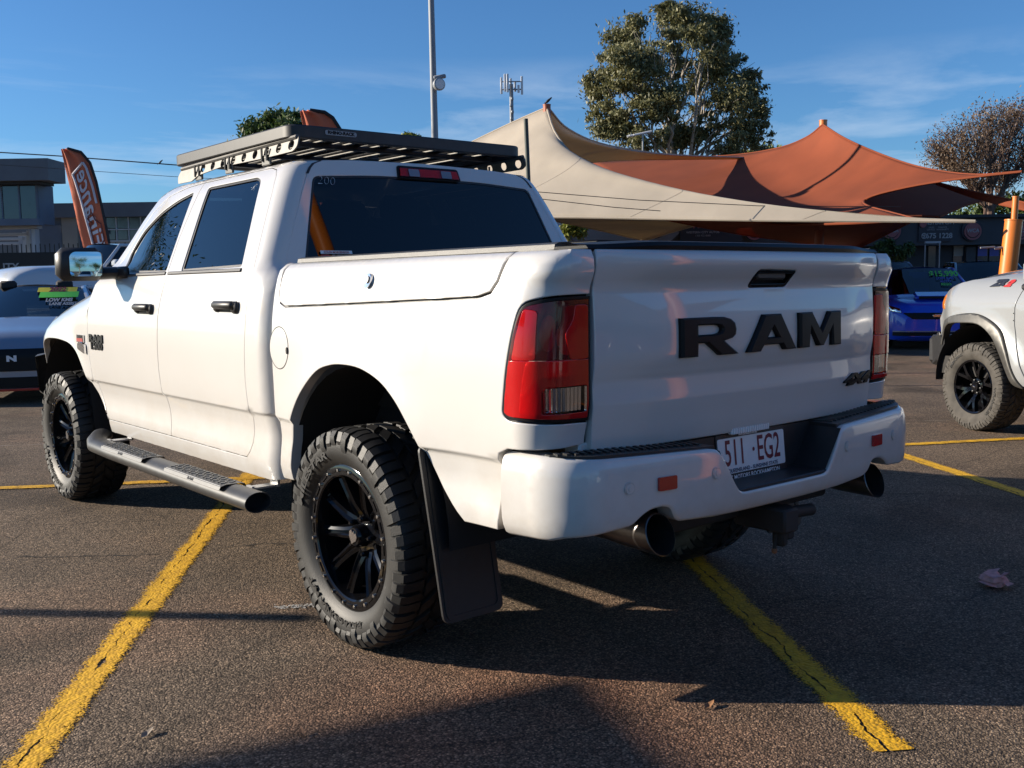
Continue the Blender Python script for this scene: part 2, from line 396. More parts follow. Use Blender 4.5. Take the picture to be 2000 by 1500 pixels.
#<FN
def ss(a, b, x):
    t = min(1.0, max(0.0, (x - a) / (b - a))); return t * t * (3 - 2 * t)
def ci(pts, x):                                   # smooth interpolation through (x, y) points
    n = len(pts)
    if x <= pts[0][0]: return pts[0][1]
    if x >= pts[-1][0]: return pts[-1][1]
    i = 0
    while x > pts[i + 1][0]: i += 1
    (x0, y0), (x1, y1) = pts[i], pts[i + 1]; h = x1 - x0; d = (y1 - y0) / h
    def tan(k):
        if k <= 0 or k >= n - 1: return None
        a = (pts[k][1] - pts[k-1][1]) / (pts[k][0] - pts[k-1][0]); b = (pts[k+1][1] - pts[k][1]) / (pts[k+1][0] - pts[k][0])
        return 0.0 if a * b <= 0 else 2 * a * b / (a + b)
    m0, m1 = tan(i), tan(i + 1)
    if m0 is None: m0 = d
    if m1 is None: m1 = d
    t = (x - x0) / h
    return (2*t**3-3*t*t+1)*y0 + (t**3-2*t*t+t)*h*m0 + (-2*t**3+3*t*t)*y1 + (t**3-t*t)*h*m1
HP, HR = 3.569, .415                              # wheelbase, tyre radius
SEC = [(.48,.935),(.53,.955),(.58,.968),(.62,.972),(.67,.966),(.73,.962),(.79,.970),(.812,.976),(.818,.988),(.824,.993),(.95,1.0),(1.08,1.003),(1.2,.998),(1.3,.985),(1.38,.967),(1.42,.955)]
GRN = [(1.42,.955),(1.5,.918),(1.6,.871),(1.7,.824),(1.8,.775),(1.86,.741),(1.89,.718),(1.908,.692),(1.917,.655)]
BED = SEC[:-2] + [(1.37,.970),(1.415,.955),(1.437,.937),(1.448,.912),(1.452,.88)]
def bulge(y, z):
    o = 0.0
    for c, a in ((-.05, .020), (HP - .03, .024)):
        d = math.hypot((y - c) * .95, z - .47)
        o += a * math.exp(-((d - .53) / .11) ** 2) * ss(.5, .7, z)
    return o
def wcab(y, z):
    w = ci(SEC, z) if z < 1.42 else ci(GRN, z)
    w += bulge(y, z)
    w -= .07 * ss(2.1, 2.9, y) * ss(1.38, 1.52, z)
    return w
def wbed(y, z):
    return ci(BED, z) + bulge(y, z) - .018 * ss(-.35, -1.0, y)
def ycab(z):                                      # rear face of the cab, flat where the window sits
    return .69 + (z - 1.43) * .34 if z > 1.43 else ci([(.5,.60),(1.34,.604),(1.40,.645),(1.43,.69)], z)
RC = .09
def f_cab(s, z, off=0.0):
    y0 = ycab(z) + RC; w = wcab(max(s, y0), z)
    if s >= y0: return (-(w + off), s, z)
    a = (y0 - s) / RC
    if a <= math.pi / 2: return (-(w - RC + (RC + off) * math.cos(a)), y0 - (RC + off) * math.sin(a), z)
    return (-(w - RC) + (a - math.pi / 2) * RC, ycab(z) - off, z)
RB, YB = .12, -.960
def f_bed(s, z, off=0.0):
    w = wbed(max(s, YB), z)
    tk = -.012 * ss(1.0, .86, z); off += .024 * ci([(1.30,0),(1.335,.15),(1.39,1.0),(1.42,.95),(1.45,.4)], z) * ss(YB, YB - .12, s) if s < YB else 0
    if s >= YB: return (-(w + off), s, z)
    a = (YB - s) / RB; t = min(1.0, a / (math.pi / 2)); w = w + (.978 - w) * t * t * t
    if a <= math.pi / 2: return (-(w - RB + (RB + off) * math.cos(a)), YB - (RB + off) * math.sin(a) - tk * a, z)
    return (-(w - RB) + (a - math.pi / 2) * RB, YB - RB - off - tk * a, z)
ZF = [(2.6,1.40),(2.79,1.385),(3.27,1.305),(3.79,1.20),(4.0,1.135),(4.2,1.05)]
def f_fen(s, z, off=0.0):
    zt = ci(ZF, s); w = ci(SEC, min(z, 1.2)) + bulge(s, z)
    t = max(0.0, 1 - (zt - z) / .13)
    w -= .075 * t * t + .03 * t
    w -= .20 * ss(3.75, 4.5, s) 
    return (-(w + off), s, z)
LB, RBB = .80, .17                                # rear bumper: half straight run, corner radius
def f_bum(xi, z, off=0.0):
    sg = -1 if xi < 0 else 1; a = abs(xi)
    o = off + ci([(.58,-.03),(.62,-.004),(.66,.004),(.74,.006),(.80,.002),(.83,-.006),(.85,-.02),(.86,-.04)], z)
    if a <= LB:
        return (sg * a, -1.235 + .045 * (a / LB) ** 2 - o, z)
    yb = -1.19; t = (a - LB) / RBB
    if t <= math.pi / 2:
        return (sg * (LB + (RBB + o) * math.sin(t)), yb + RBB - (RBB + o) * math.cos(t), z)
    q = (t - math.pi / 2) * RBB
    return (sg * (LB + RBB + o + .02 * min(1, q / .2)), yb + RBB + q, z)
TGP = [(.83,.0),(.87,.010),(.94,.020),(.985,.030),(1.045,.026),(1.075,.036),(1.12,.048),(1.2,.047),(1.3,.036),(1.325,.032),(1.345,.038),(1.385,.062),(1.405,.07),(1.43,.068),(1.447,.055),(1.455,.03)]
def f_tg(x, z, off=0.0):
    k = 1 - .55 * ss(.5, .78, abs(x)); r = abs(x) / .77
    return (x, -1.070 - ci(TGP, z) * k - .035 * (1 - r * r) - off, z)
#FN>
# ================================================================== ground
def asphalt():
    m = bpy.data.materials.new('asphalt'); m.use_nodes = True; nt = m.node_tree; b = nt.nodes['Principled BSDF']; L = nt.links.new
    def nn(t, **k):
        n = nt.nodes.new(t)
        for a, v in k.items(): n.inputs[a].default_value = v
        return n
    t = nn('ShaderNodeTexCoord')
    v = nn('ShaderNodeTexVoronoi', Scale=140., Randomness=1.); L(t.outputs['Object'], v.inputs['Vector'])
    hs = nn('ShaderNodeSeparateColor'); L(v.outputs['Color'], hs.inputs[0])
    r = nt.nodes.new('ShaderNodeValToRGB'); e = r.color_ramp.elements
    e[0].position = 0; e[0].color = (.074,.054,.038,1); e[1].position = 1; e[1].color = (.46,.335,.225,1)
    for p, c in ((.35,(.138,.101,.071,1)),(.72,(.218,.160,.112,1)),(.9,(.30,.22,.152,1))):
        x = e.new(p); x.color = c
    L(hs.outputs[0], r.inputs[0])
    gap = nn('ShaderNodeMapRange'); gap.inputs[1].default_value = .35; gap.inputs[2].default_value = .75; gap.inputs[3].default_value = 1; gap.inputs[4].default_value = .45
    L(v.outputs['Distance'], gap.inputs[0])
    n1 = nn('ShaderNodeTexNoise', Scale=1.1, Detail=6., Roughness=.65); L(t.outputs['Object'], n1.inputs['Vector'])
    m1 = nn('ShaderNodeMapRange'); m1.inputs[1].default_value = .3; m1.inputs[2].default_value = .7; m1.inputs[3].default_value = .72; m1.inputs[4].default_value = 1.28; L(n1.outputs['Fac'], m1.inputs[0])
    a = nt.nodes.new('ShaderNodeMath'); a.operation = 'MULTIPLY'; L(gap.outputs[0], a.inputs[0]); L(m1.outputs[0], a.inputs[1])
    mul = nt.nodes.new('ShaderNodeMix'); mul.data_type = 'RGBA'; mul.blend_type = 'MULTIPLY'; mul.inputs[0].default_value = 1; L(r.outputs[0], mul.inputs[6]); L(a.outputs[0], mul.inputs[7])
    # red dirt washed onto the bay
    mpn = nn('ShaderNodeMapping'); mpn.inputs['Location'].default_value = (.95, .95, 0); mpn.inputs['Scale'].default_value = (.95,.95,0)
    L(t.outputs['Object'], mpn.inputs[0]); gr = nt.nodes.new('ShaderNodeTexGradient'); gr.gradient_type = 'SPHERICAL'; L(mpn.outputs[0], gr.inputs[0])
    n2 = nn('ShaderNodeTexNoise', Scale=3.2, Detail=6., Roughness=.7); L(t.outputs['Object'], n2.inputs['Vector'])
    d = nt.nodes.new('ShaderNodeMath'); d.operation = 'MULTIPLY'; L(gr.outputs['Fac'], d.inputs[0]); L(n2.outputs['Fac'], d.inputs[1])
    n3 = nn('ShaderNodeTexNoise', Scale=.55, Detail=5., Roughness=.6); L(t.outputs['Object'], n3.inputs['Vector'])
    m3 = nn('ShaderNodeMapRange'); m3.inputs[1].default_value = .52; m3.inputs[2].default_value = .75; m3.inputs[4].default_value = .30; L(n3.outputs['Fac'], m3.inputs[0])
    d2 = nt.nodes.new('ShaderNodeMath'); d2.operation = 'MULTIPLY_ADD'; d2.inputs[1].default_value = 1.5; L(d.outputs[0], d2.inputs[0]); L(m3.outputs[0], d2.inputs[2]); d2.use_clamp = True
    red = nt.nodes.new('ShaderNodeMix'); red.data_type = 'RGBA'; red.blend_type = 'MULTIPLY'; red.inputs[7].default_value = (1.75,1.05,.82,1); L(d2.outputs[0], red.inputs[0]); L(mul.outputs[2], red.inputs[6])
    # dark oil spots and hairline cracks
    n4 = nn('ShaderNodeTexNoise', Scale=1.7, Detail=3.); L(t.outputs['Object'], n4.inputs['Vector'])
    dv = nt.nodes.new('ShaderNodeMix'); dv.data_type = 'RGBA'; dv.inputs[0].default_value = .22; L(t.outputs['Object'], dv.inputs[6]); L(n4.outputs['Color'], dv.inputs[7])
    v2 = nn('ShaderNodeTexVoronoi', Scale=.62); v2.feature = 'DISTANCE_TO_EDGE'; L(dv.outputs[2], v2.inputs['Vector'])
    ck = nn('ShaderNodeMapRange'); ck.inputs[1].default_value = .002; ck.inputs[2].default_value = .006; L(v2.outputs['Distance'], ck.inputs[0])
    ckm = nn('ShaderNodeMapRange'); ckm.inputs[3].default_value = .72; L(ck.outputs[0], ckm.inputs[0])
    fin = nt.nodes.new('ShaderNodeMix'); fin.data_type = 'RGBA'; fin.blend_type = 'MULTIPLY'; fin.inputs[0].default_value = 1; L(red.outputs[2], fin.inputs[6]); L(ckm.outputs[0], fin.inputs[7])
    n5 = nn('ShaderNodeTexNoise', Scale=.9, Detail=3., Roughness=.5); mo = nn('ShaderNodeMapping'); mo.inputs['Location'].default_value = (7.3,2.1,0); L(t.outputs['Object'], mo.inputs[0]); L(mo.outputs[0], n5.inputs['Vector'])
    m5 = nn('ShaderNodeMapRange'); m5.inputs[1].default_value = .56; m5.inputs[2].default_value = .68; m5.inputs[3].default_value = 1; m5.inputs[4].default_value = .62; L(n5.outputs['Fac'], m5.inputs[0])
    oil = nt.nodes.new('ShaderNodeMix'); oil.data_type = 'RGBA'; oil.blend_type = 'MULTIPLY'; oil.inputs[0].default_value = 1; L(fin.outputs[2], oil.inputs[6]); L(m5.outputs[0], oil.inputs[7])
    L(oil.outputs[2], b.inputs['Base Color']); b.inputs['Roughness'].default_value = .92; b.inputs['Specular IOR Level'].default_value = .25
    # stones stand up
    inv = nt.nodes.new('ShaderNodeMath'); inv.operation = 'SUBTRACT'; inv.inputs[0].default_value = 1; L(v.outputs['Distance'], inv.inputs[1])
    v3 = nn('ShaderNodeTexVoronoi', Scale=260.); L(t.outputs['Object'], v3.inputs['Vector'])
    h = nt.nodes.new('ShaderNodeMath'); h.operation = 'MULTIPLY_ADD'; h.inputs[1].default_value = -.35; L(v3.outputs['Distance'], h.inputs[0]); L(inv.outputs[0], h.inputs[2])
    h2 = nt.nodes.new('ShaderNodeMath'); h2.operation = 'MULTIPLY_ADD'; h2.inputs[1].default_value = .5; L(hs.outputs[1], h2.inputs[0]); L(h.outputs[0], h2.inputs[2])
    bp = nn('ShaderNodeBump', Strength=.85, Distance=.0042); L(h2.outputs[0], bp.inputs['Height']); L(bp.outputs[0], b.inputs['Normal'])
    MATS['asphalt'] = m
asphalt()
g = MB(); xs = [-900,-60,-12,12,60,900]
g.add([(x,y,0) for x in xs for y in xs], [(i*6+j,(i+1)*6+j,(i+1)*6+j+1,i*6+j+1) for i in range(5) for j in range(5)])
tag(g.obj('ground', 'asphalt', smooth=False), 'brown grey coarse asphalt of the car yard', kind='structure')
def linemat(name, worn):
    m = bpy.data.materials.new(name); m.use_nodes = True; nt = m.node_tree; b = nt.nodes['Principled BSDF']; L = nt.links.new
    t = nt.nodes.new('ShaderNodeTexCoord'); s = nt.nodes.new('ShaderNodeSeparateXYZ'); L(t.outputs['UV'], s.inputs[0])      # uv: across in metres, along in metres
    def mth(op, a, b_=None, c=None):
        n = nt.nodes.new('ShaderNodeMath'); n.operation = op
        for i, q in enumerate((a, b_, c)):
            if q is None: continue
            if isinstance(q, (int, float)): n.inputs[i].default_value = q
            else: L(q, n.inputs[i])
        return n.outputs[0]
    def noise(sc, det=4, rg=.6):
        n = nt.nodes.new('ShaderNodeTexNoise'); n.inputs['Scale'].default_value = sc; n.inputs['Detail'].default_value = det; n.inputs['Roughness'].default_value = rg; L(t.outputs['Object'], n.inputs['Vector']); return n.outputs['Fac']
    x = s.outputs[0]; ax = mth('ABSOLUTE', x)
    grain = noise(150, 3, .75); mid = noise(9, 3); low = noise(2.1, 2)
    vo = nt.nodes.new('ShaderNodeTexVoronoi'); vo.inputs['Scale'].default_value = 85; L(t.outputs['Object'], vo.inputs['Vector'])
    e = mth('MULTIPLY_ADD', ax, -19., 1.30)                               # solid core, ragged sides
    q = mth('ADD', e, mth('MULTIPLY', mth('SUBTRACT', grain, .5), 2.6)); q = mth('ADD', q, mth('MULTIPLY', mth('SUBTRACT', mid, .5), 1.15 + worn))
    q = mth('SUBTRACT', q, mth('MULTIPLY', vo.outputs['Distance'], .55 + worn*.4))
    paint = mth('GREATER_THAN', q, .0)
    ctr = mth('MULTIPLY_ADD', mth('SUBTRACT', low, .5), .10, -.012); ctr = mth('ADD', ctr, mth('MULTIPLY', mth('SUBTRACT', noise(16, 3), .5), .045))
    cw = mth('ABSOLUTE', mth('SUBTRACT', x, ctr)); crack = mth('GREATER_THAN', cw, mth('MULTIPLY', mth('MAXIMUM', mth('SUBTRACT', noise(5, 2), .41), 0.), .026))
    fac = mth('MULTIPLY', paint, crack)
    cr = nt.nodes.new('ShaderNodeValToRGB'); cr.color_ramp.elements[0].color = (.48,.25,.008,1); cr.color_ramp.elements[1].color = (.78,.43,.012,1); cr.color_ramp.elements[0].position = .3; cr.color_ramp.elements[1].position = .62
    L(noise(24, 5), cr.inputs[0]); L(cr.outputs[0], b.inputs['Base Color']); b.inputs['Roughness'].default_value = .75
    bp = nt.nodes.new('ShaderNodeBump'); bp.inputs['Strength'].default_value = .6; bp.inputs['Distance'].default_value = .004; L(mth('MULTIPLY', vo.outputs['Distance'], -1.), bp.inputs['Height']); L(bp.outputs[0], b.inputs['Normal'])
    tr = nt.nodes.new('ShaderNodeBsdfTransparent'); mi = nt.nodes.new('ShaderNodeMixShader'); o = nt.nodes['Material Output']
    L(fac, mi.inputs[0]); L(tr.outputs[0], mi.inputs[1]); L(b.outputs[0], mi.inputs[2]); L(mi.outputs[0], o.inputs[0]); MATS[name] = m
linemat('line_paint', 0.); linemat('line_worn', .5)
def line(a, b, w, m, label, z=.004):
    a, b = Vector((*a, 0)), Vector((*b, 0)); d = (b-a); l = d.length; d.normalize(); n = Vector((-d.y, d.x, 0)); hw = w/2
    vs = [a-n*hw, a+n*hw, b+n*hw, b-n*hw]; vs = [(v.x, v.y, z) for v in vs]
    o = mobj('bay_marking', vs, [(0,3,2,1)], m, smooth=False); uv = o.data.uv_layers.new(name='UVMap')
    for lp in o.data.loops:
        k = lp.vertex_index; uv.data[lp.index].uv = ((-hw, hw, hw, -hw)[k], (0, 0, l, l)[k])
    tag(o, label, kind='structure'); return o
line((.34,3.66), (-3.6,-2.36), .19, 'line_paint', 'cracked yellow bay line running beside the left rear wheel')
line((2.25,1.98), (-.268,-1.79), .17, 'line_paint', 'yellow bay line coming out from under the tow bar')
line((4.47,1.02), (2.4,-2.3), .13, 'line_paint', 'yellow bay line right of the rear bumper')
line((-5.2,6.72), (.36,3.26), .12, 'line_worn', 'yellow cross line passing under the front wheel', .0065)
line((.40,3.23), (9.5,-1.6), .12, 'line_worn', 'yellow cross line running to the silver pickup wheel', .0065)
def crack(pts, w, m='liner', name='asphalt_crack', label='dark crack across the asphalt', z=.0025):
    rn = random.Random(len(pts)*7+int(pts[0][0]*100)); P = []
    for i in range(len(pts)-1):
        for k in range(18):
            t = k/18; P.append(Vector((pts[i][0]*(1-t)+pts[i+1][0]*t+rn.uniform(-.012,.012), pts[i][1]*(1-t)+pts[i+1][1]*t+rn.uniform(-.012,.012), z)))
    V = []; 
    for i, p in enumerate(P):
        d = (P[min(i+1,len(P)-1)]-P[max(i-1,0)]).normalized(); n = Vector((-d.y,d.x,0)); h = w*rn.uniform(.15,1)/2; V += [p-n*h, p+n*h]
    tag(mobj(name, V, [(2*i,2*i+2,2*i+3,2*i+1) for i in range(len(P)-1)], m, smooth=False), label, kind='structure')
mat('tar', (.012,.011,.010), .9); mat('pale_dust', (.24,.20,.16), .95, var=.3, vscale=40)
crack([(-1.62,2.25),(-1.15,1.85),(-.55,1.62),(-.15,1.2)], .012, 'tar')
crack([(-6,9.5),(-1.2,6.6),(1.0,5.3)], .03, 'pale_dust', 'asphalt_seam', 'pale worn seam across the far asphalt')
crack([(-4,5.3),(-1.5,4.75)], .012, 'tar')
crack([(2.9,3.2),(4.2,2.3),(5.2,2.2),(6.6,1.2)], .03, 'pale_dust', 'asphalt_seam', 'pale worn seam behind the silver pickup wheel')
crack([(3.9,2.9),(4.9,2.35),(5.05,2.45)], .014, 'tar')
# ================================================================== the white pickup
T = thing('pickup_truck', 'lifted white crew cab pickup with black roof rack, seen from its rear corner', 'pickup truck')
WP = 'white_paint'
# ---- outlines on the side (along, up)
CRS = (.70,.76,.79,.803,.812,.8155,.819,.8225,.827,.84)
SEAM = [(1.80,1.60),(1.765,1.42),(1.805,1.2),(1.82,.95),(1.80,.80),(1.77,.66),(1.765,.605)]
LEAD = [(2.72,.60),(2.83,.72),(2.90,.85),(2.925,.96),(2.93,1.08),(2.925,1.20),(2.90,1.30),(2.85,1.385)]
FTOP = [(2.80,1.425),(2.74,1.47),(2.66,1.565),(2.56,1.675),(2.42,1.775),(2.22,1.85),(2.0,1.884),(1.80,1.892)]
RREAR = [(1.06,1.896),(.985,1.880),(.945,1.845),(.905,1.76),(.85,1.6),(.785,1.42),(.79,1.2),(.81,.96),(.80,.82),(.83,.68),(.855,.635),(.89,.606)]
FD = SEAM[::-1] + FTOP[::-1] + LEAD[::-1]                     # bottom of the seam, up, forward along the roof, down the leading edge
FD = [SEAM[6],SEAM[5],SEAM[4],SEAM[3],SEAM[2],SEAM[1],SEAM[0]] + FTOP[::-1] + LEAD[::-1]
RD = SEAM[:] + RREAR[::-1] + [(1.80,1.892)]
FW = fil([(1.795,1.432),(2.50,1.442),(2.575,1.545),(2.47,1.668),(2.24,1.76),(2.04,1.818),(1.868,1.848)], [.02,.03,.05,.06,.06,.05,.03])
RW = fil([(.922,1.442),(1.60,1.434),(1.70,1.856),(1.145,1.858),(1.085,1.835)], [.02,.02,.02,.03,.03])
for d_, w_, nm in ((FD, FW, 'front_door'), (RD, RW, 'rear_door')):
    dl = panel(nm, inset(d_, .0035), f_cab, WP, T, holes=[w_], step=.055, fl=.03, rows=CRS)
    wl = panel('window', inset(w_, .003), lambda s, z, off=0.: f_cab(s, z, off-.012), 'tint_glass', dl, step=.07, bev=0, fl=0)
    # black rubber round the pane
    sl_ = panel('window_seal', inset(w_, .001), lambda s, z, off=0.: f_cab(s, z, off-.007), 'black_plastic', dl, holes=[inset(w_, .011)], step=.05, bev=0, fl=.01)
    dr = mirror(dl); mirror(wl, dr); mirror(sl_, dr)
    for dd, sg in ((dl,-1),(dr,1)):
        yy = 1.995 if nm == 'front_door' else .99; zz = 1.25 if nm == 'front_door' else 1.268
        h = MB(); x0 = wcab(yy, zz)
        # handle: a back plate and a bar standing off it
        h.box((sg*(x0+.022), yy-.012, zz+.008), (.032,.205,.036), b=.012); h.box((sg*(x0+.006), yy-.100, zz-.002), (.028,.060,.054), b=.012); h.box((sg*(x0+.004), yy+.092, zz), (.026,.045,.048), b=.010)
        h.box((sg*(x0-.002), yy, zz-.012), (.010,.215,.044), b=.004)
        h.obj('handle', 'black_plastic', dd, ang=50)
# belt weather strip
def strip(y0, y1, name):
    V = []; F = []; n = 24
    for i in range(n+1):
        y = y0+(y1-y0)*i/n; z = 1.428
        for dx, dz in ((.001,-.008),(.006,-.004),(.006,.006),(-.004,.010)): p = f_cab(y, z+dz, dx); V.append(p)
    F = [(i*4+k, (i+1)*4+k, (i+1)*4+k+1, i*4+k+1) for i in range(n) for k in range(3)]
    o = mobj(name, V, F, 'black_plastic', T); mirror(o)
strip(.91, 1.745, 'belt_strip'); strip(1.785, 2.62, 'belt_strip')
# ---- cab side: rocker, rear strip, roof rail and windscreen pillar in one piece
def s_end(z): return ycab(z)+RC-RC*math.pi/2
CS = [(2.73,.525),(.72,.53),(s_end(.6)+.02,.545),(s_end(.6),.60),(s_end(1.36),1.36),(s_end(1.42),1.42),(s_end(1.5),1.5),(s_end(1.7),1.7),(s_end(1.88),1.88),(s_end(1.9)+.01,1.915),(.99,1.917),(1.26,1.917),(1.67,1.917),(2.12,1.912),(2.30,1.885),(2.42,1.855),(2.585,1.74),(2.71,1.615),(2.83,1.50),(2.865,1.43)]
CS = CS + [(2.80,1.4255)] + FTOP[1:] + RREAR + [SEAM[6], (2.72,.60)]
cs = panel('cab_side', CS, f_cab, WP, T, step=.05, fl=.02, bev=.003, rows=CRS+(1.865,1.878,1.89,1.90,1.908,1.913)); mirror(cs)
# ---- cab rear wall with the window opening
def f_rear(x, z, off=0.): return (x, ycab(z) + .012*(x/.7)**2*0 - off - .012*(1-(x/.75)**2), z)
def wre(z): return wcab(1.2, z) - RC
CRr = [(-wre(.56),.56)] + [(-wre(z), z) for z in (.8,1.1,1.36,1.42,1.5,1.6,1.7,1.8,1.86,1.89)] + [(-.57,1.917),(-.4,1.928),(0,1.936),(.4,1.928),(.57,1.917)]
CRr = CRr + [(-x, z) for x, z in CRr[:11]][::-1]
RG = fil([(-.762,1.43),(.762,1.43),(.632,1.842),(.3,1.862),(-.3,1.862),(-.632,1.842)], [.03,.03,.03,.1,.1,.03])
back = panel('cab_back', CRr, f_rear, WP, T, holes=[RG], step=.06, fl=.02)
wl = panel('rear_window', inset(RG, .003), lambda s, z, off=0.: f_rear(s, z, off-.006), 'tint_glass', T, step=.08, bev=0, fl=0)
panel('window_seal', inset(RG, .001), lambda s, z, off=0.: f_rear(s, z, off-.003), 'black_plastic', wl, holes=[inset(RG, .010)], step=.06, bev=0, fl=.01)
# hand-written paint marks and stickers on the glass
text_obj('paint_mark', '200', .055, lambda x,y,z=0.: Vector(f_rear(-.575+x, 1.822+y+x*-.05, .004)), 'white_print', wl, bold=-.002, shear=.25, sx=1.1)
def fsw(x, y, z=0.): return Vector(f_cab(1.13-x*.9, 1.80+y+x*.25, .004))
text_obj('paint_mark', '240', .045, fsw, 'white_print', T.children[0] if False else T, bold=-.002, shear=.2)
st = MB()
for x0_, x1_, z0, z1 in ((-.645,-.50,1.497,1.508),(-.65,-.615,1.462,1.490)): pass
def sticker(name, x0, x1, z0, z1, m, par, fn=f_rear, off=.003):
    nx = max(2, int((x1-x0)/.04)+1); V = [fn(x0+(x1-x0)*i/nx, z, off) for i in range(nx+1) for z in (z0, z1)]
    return mobj(name, V, [(2*i,2*i+2,2*i+3,2*i+1) for i in range(nx)], m, par, smooth=False)
sticker('sticker_band', -.672, -.515, 1.494, 1.508, 'white_print', wl); sticker('sticker_block', -.672, -.632, 1.455, 1.490, 'badge_red', wl)
text_obj('sticker_text', 'COLIN MORGENSON', .013, lambda x,y,z=0.: Vector(f_rear(-.594+x, 1.5005+y, .0045)), 'badge_red', wl, bold=.0004)
text_obj('sticker_text', 'PL 033 5331\nFINANCE', .019, lambda x,y,z=0.: Vector(f_rear(-.57+x, 1.473+y, .004)), 'grey_print', wl, bold=.0004)
# ---- roof
ROOFY = [(.872,1.9165),(.99,1.9185),(1.26,1.9185),(1.67,1.9185),(2.12,1.9135),(2.30,1.887),(2.42,1.857)]
V = []; nxr = 20; ys = [.872+(2.42-.872)*i/28 for i in range(29)]
for y in ys:
    z0 = ci(ROOFY, y); w0 = wcab(max(y,.99), min(z0, 1.9165)) + .001
    for j in range(nxr+1):
        u = -1+2*j/nxr; V.append((u*w0, y - (.02*(1-u*u) if y < .9 else 0) + (.10*(1-u*u) if y > 2.40 else 0), z0 + .030*(1-u**2)*(ss(.86,1.0,y)*.55+.45)))
roof = mobj('roof', V, [(i*(nxr+1)+j, i*(nxr+1)+j+1, (i+1)*(nxr+1)+j+1, (i+1)*(nxr+1)+j) for i in range(len(ys)-1) for j in range(nxr)], WP, T, ang=70)
for sg in (-1,1):
    V = [(sg*wre(z)*1.002+sg*dx, ycab(z)-.004, z) for z in (1.852,1.88,1.90,1.915) for dx in (-.007,.007)] + [(sg*.64+sg*dx, y, 1.9225) for y in (.89,1.2,1.7,2.1) for dx in (-.007,.007)]
    mobj('roof_ditch_strip', V, [(2*i,2*i+1,2*i+3,2*i+2) for i in range(7)], 'black_plastic', T)
# windscreen
AP = [(2.875,1.44),(2.83,1.50),(2.71,1.615),(2.585,1.74),(2.42,1.855)]; V = []; n = 14
for y, z in AP:
    w0 = wcab(y, z) - .004
    for j in range(n+1):
        u = -1+2*j/n; V.append((u*w0, y + .22*(1-u*u), z + .02*(1-u*u)))
mobj('windscreen', V, [(i*(n+1)+j, i*(n+1)+j+1, (i+1)*(n+1)+j+1, (i+1)*(n+1)+j) for i in range(len(AP)-1) for j in range(n)], 'tint_glass', T)
# ---- front fenders, bonnet, nose
ARF = [(2.73,.60),(2.80,.66),(2.90,.74),(2.985,.815),(3.06,.90),(3.14,.972),(3.25,1.02),(3.40,1.04),(3.569,1.045),(3.74,1.035),(3.88,.99),(3.98,.92),(4.06,.82),(4.10,.70)]; ARF = smo(ARF)
FEN = ARF + [(4.22,.70),(4.30,.80),(4.33,.95),(4.30,1.045)] + [(4.2,1.05),(4.0,1.135),(3.79,1.20),(3.5,1.265),(3.27,1.305),(3.0,1.352),(2.855,1.382)] + [(2.90,1.30),(2.925,1.20),(2.93,1.08),(2.925,.96),(2.90,.85),(2.83,.72)]
fe = panel('front_fender', inset(FEN, .0035), f_fen, WP, T, step=.05, fl=.04, rows=CRS); mirror(fe)
V = []; nb = 20; yb = [2.83+(4.42-2.83)*i/22 for i in range(23)]
for y in yb:
    ye = min(y, 4.28); z0 = ci(ZF, min(ye,4.2)) - .006; x0 = abs(f_fen(ye, ci(ZF, min(ye,4.2))-.002)[0]) - .006; x0 *= 1-.12*ss(4.2,4.45,y); z0 -= .10*ss(4.2,4.45,y)
    for j in range(nb+1):
        u = -1+2*j/nb; V.append((u*x0, y, z0 + .075*ss(0,.55,1-abs(u)) + (.02 if abs(u) < .45 else .02*ss(.6,.45,abs(u)))))
mobj('bonnet', V, [(i*(nb+1)+j, i*(nb+1)+j+1, (i+1)*(nb+1)+j+1, (i+1)*(nb+1)+j) for i in range(22) for j in range(nb)], WP, T, ang=70)
cw = MB(); cw.box((0,2.98,1.375), (1.60,.34,.03), b=.01); cw.obj('cowl', 'black_plastic', T)
gr = MB(); gr.box((0,4.36,.98), (1.1,.08,.28), b=.02)
for k in (-1,0,1): gr.box((k*.3,4.405,.98), (.05,.03,.27), b=.01)
gr.box((0,4.405,.98), (1.06,.03,.05), b=.01); gr.obj('grille', 'black_gloss', T)
for sg in (-1,1):
    h = MB(); h.box((sg*.66,4.34,1.0), (.26,.12,.20), b=.03); h.obj('headlight', 'lens_glass' if False else 'chrome', T)
bb = MB()
for sg in (-1,1):
    bb.add([(sg*x,y,z) for x,y,z in ((.55,4.62,.93),(.55,4.62,.62),(.90,4.42,.90),(.90,4.42,.63),(.985,4.16,.90),(.975,4.14,.67),(.93,4.12,.62),(.60,4.3,.93),(.60,4.3,.62),(.90,4.14,.92))],
           [(0,1,3,2),(2,3,5,4),(3,6,5),(1,8,6,3),(0,2,9,7),(2,4,9)])
bb.box((0,4.57,.78), (1.12,.14,.32), b=.03); bb.obj('bull_bar', 'grey_plastic', T, ang=25)
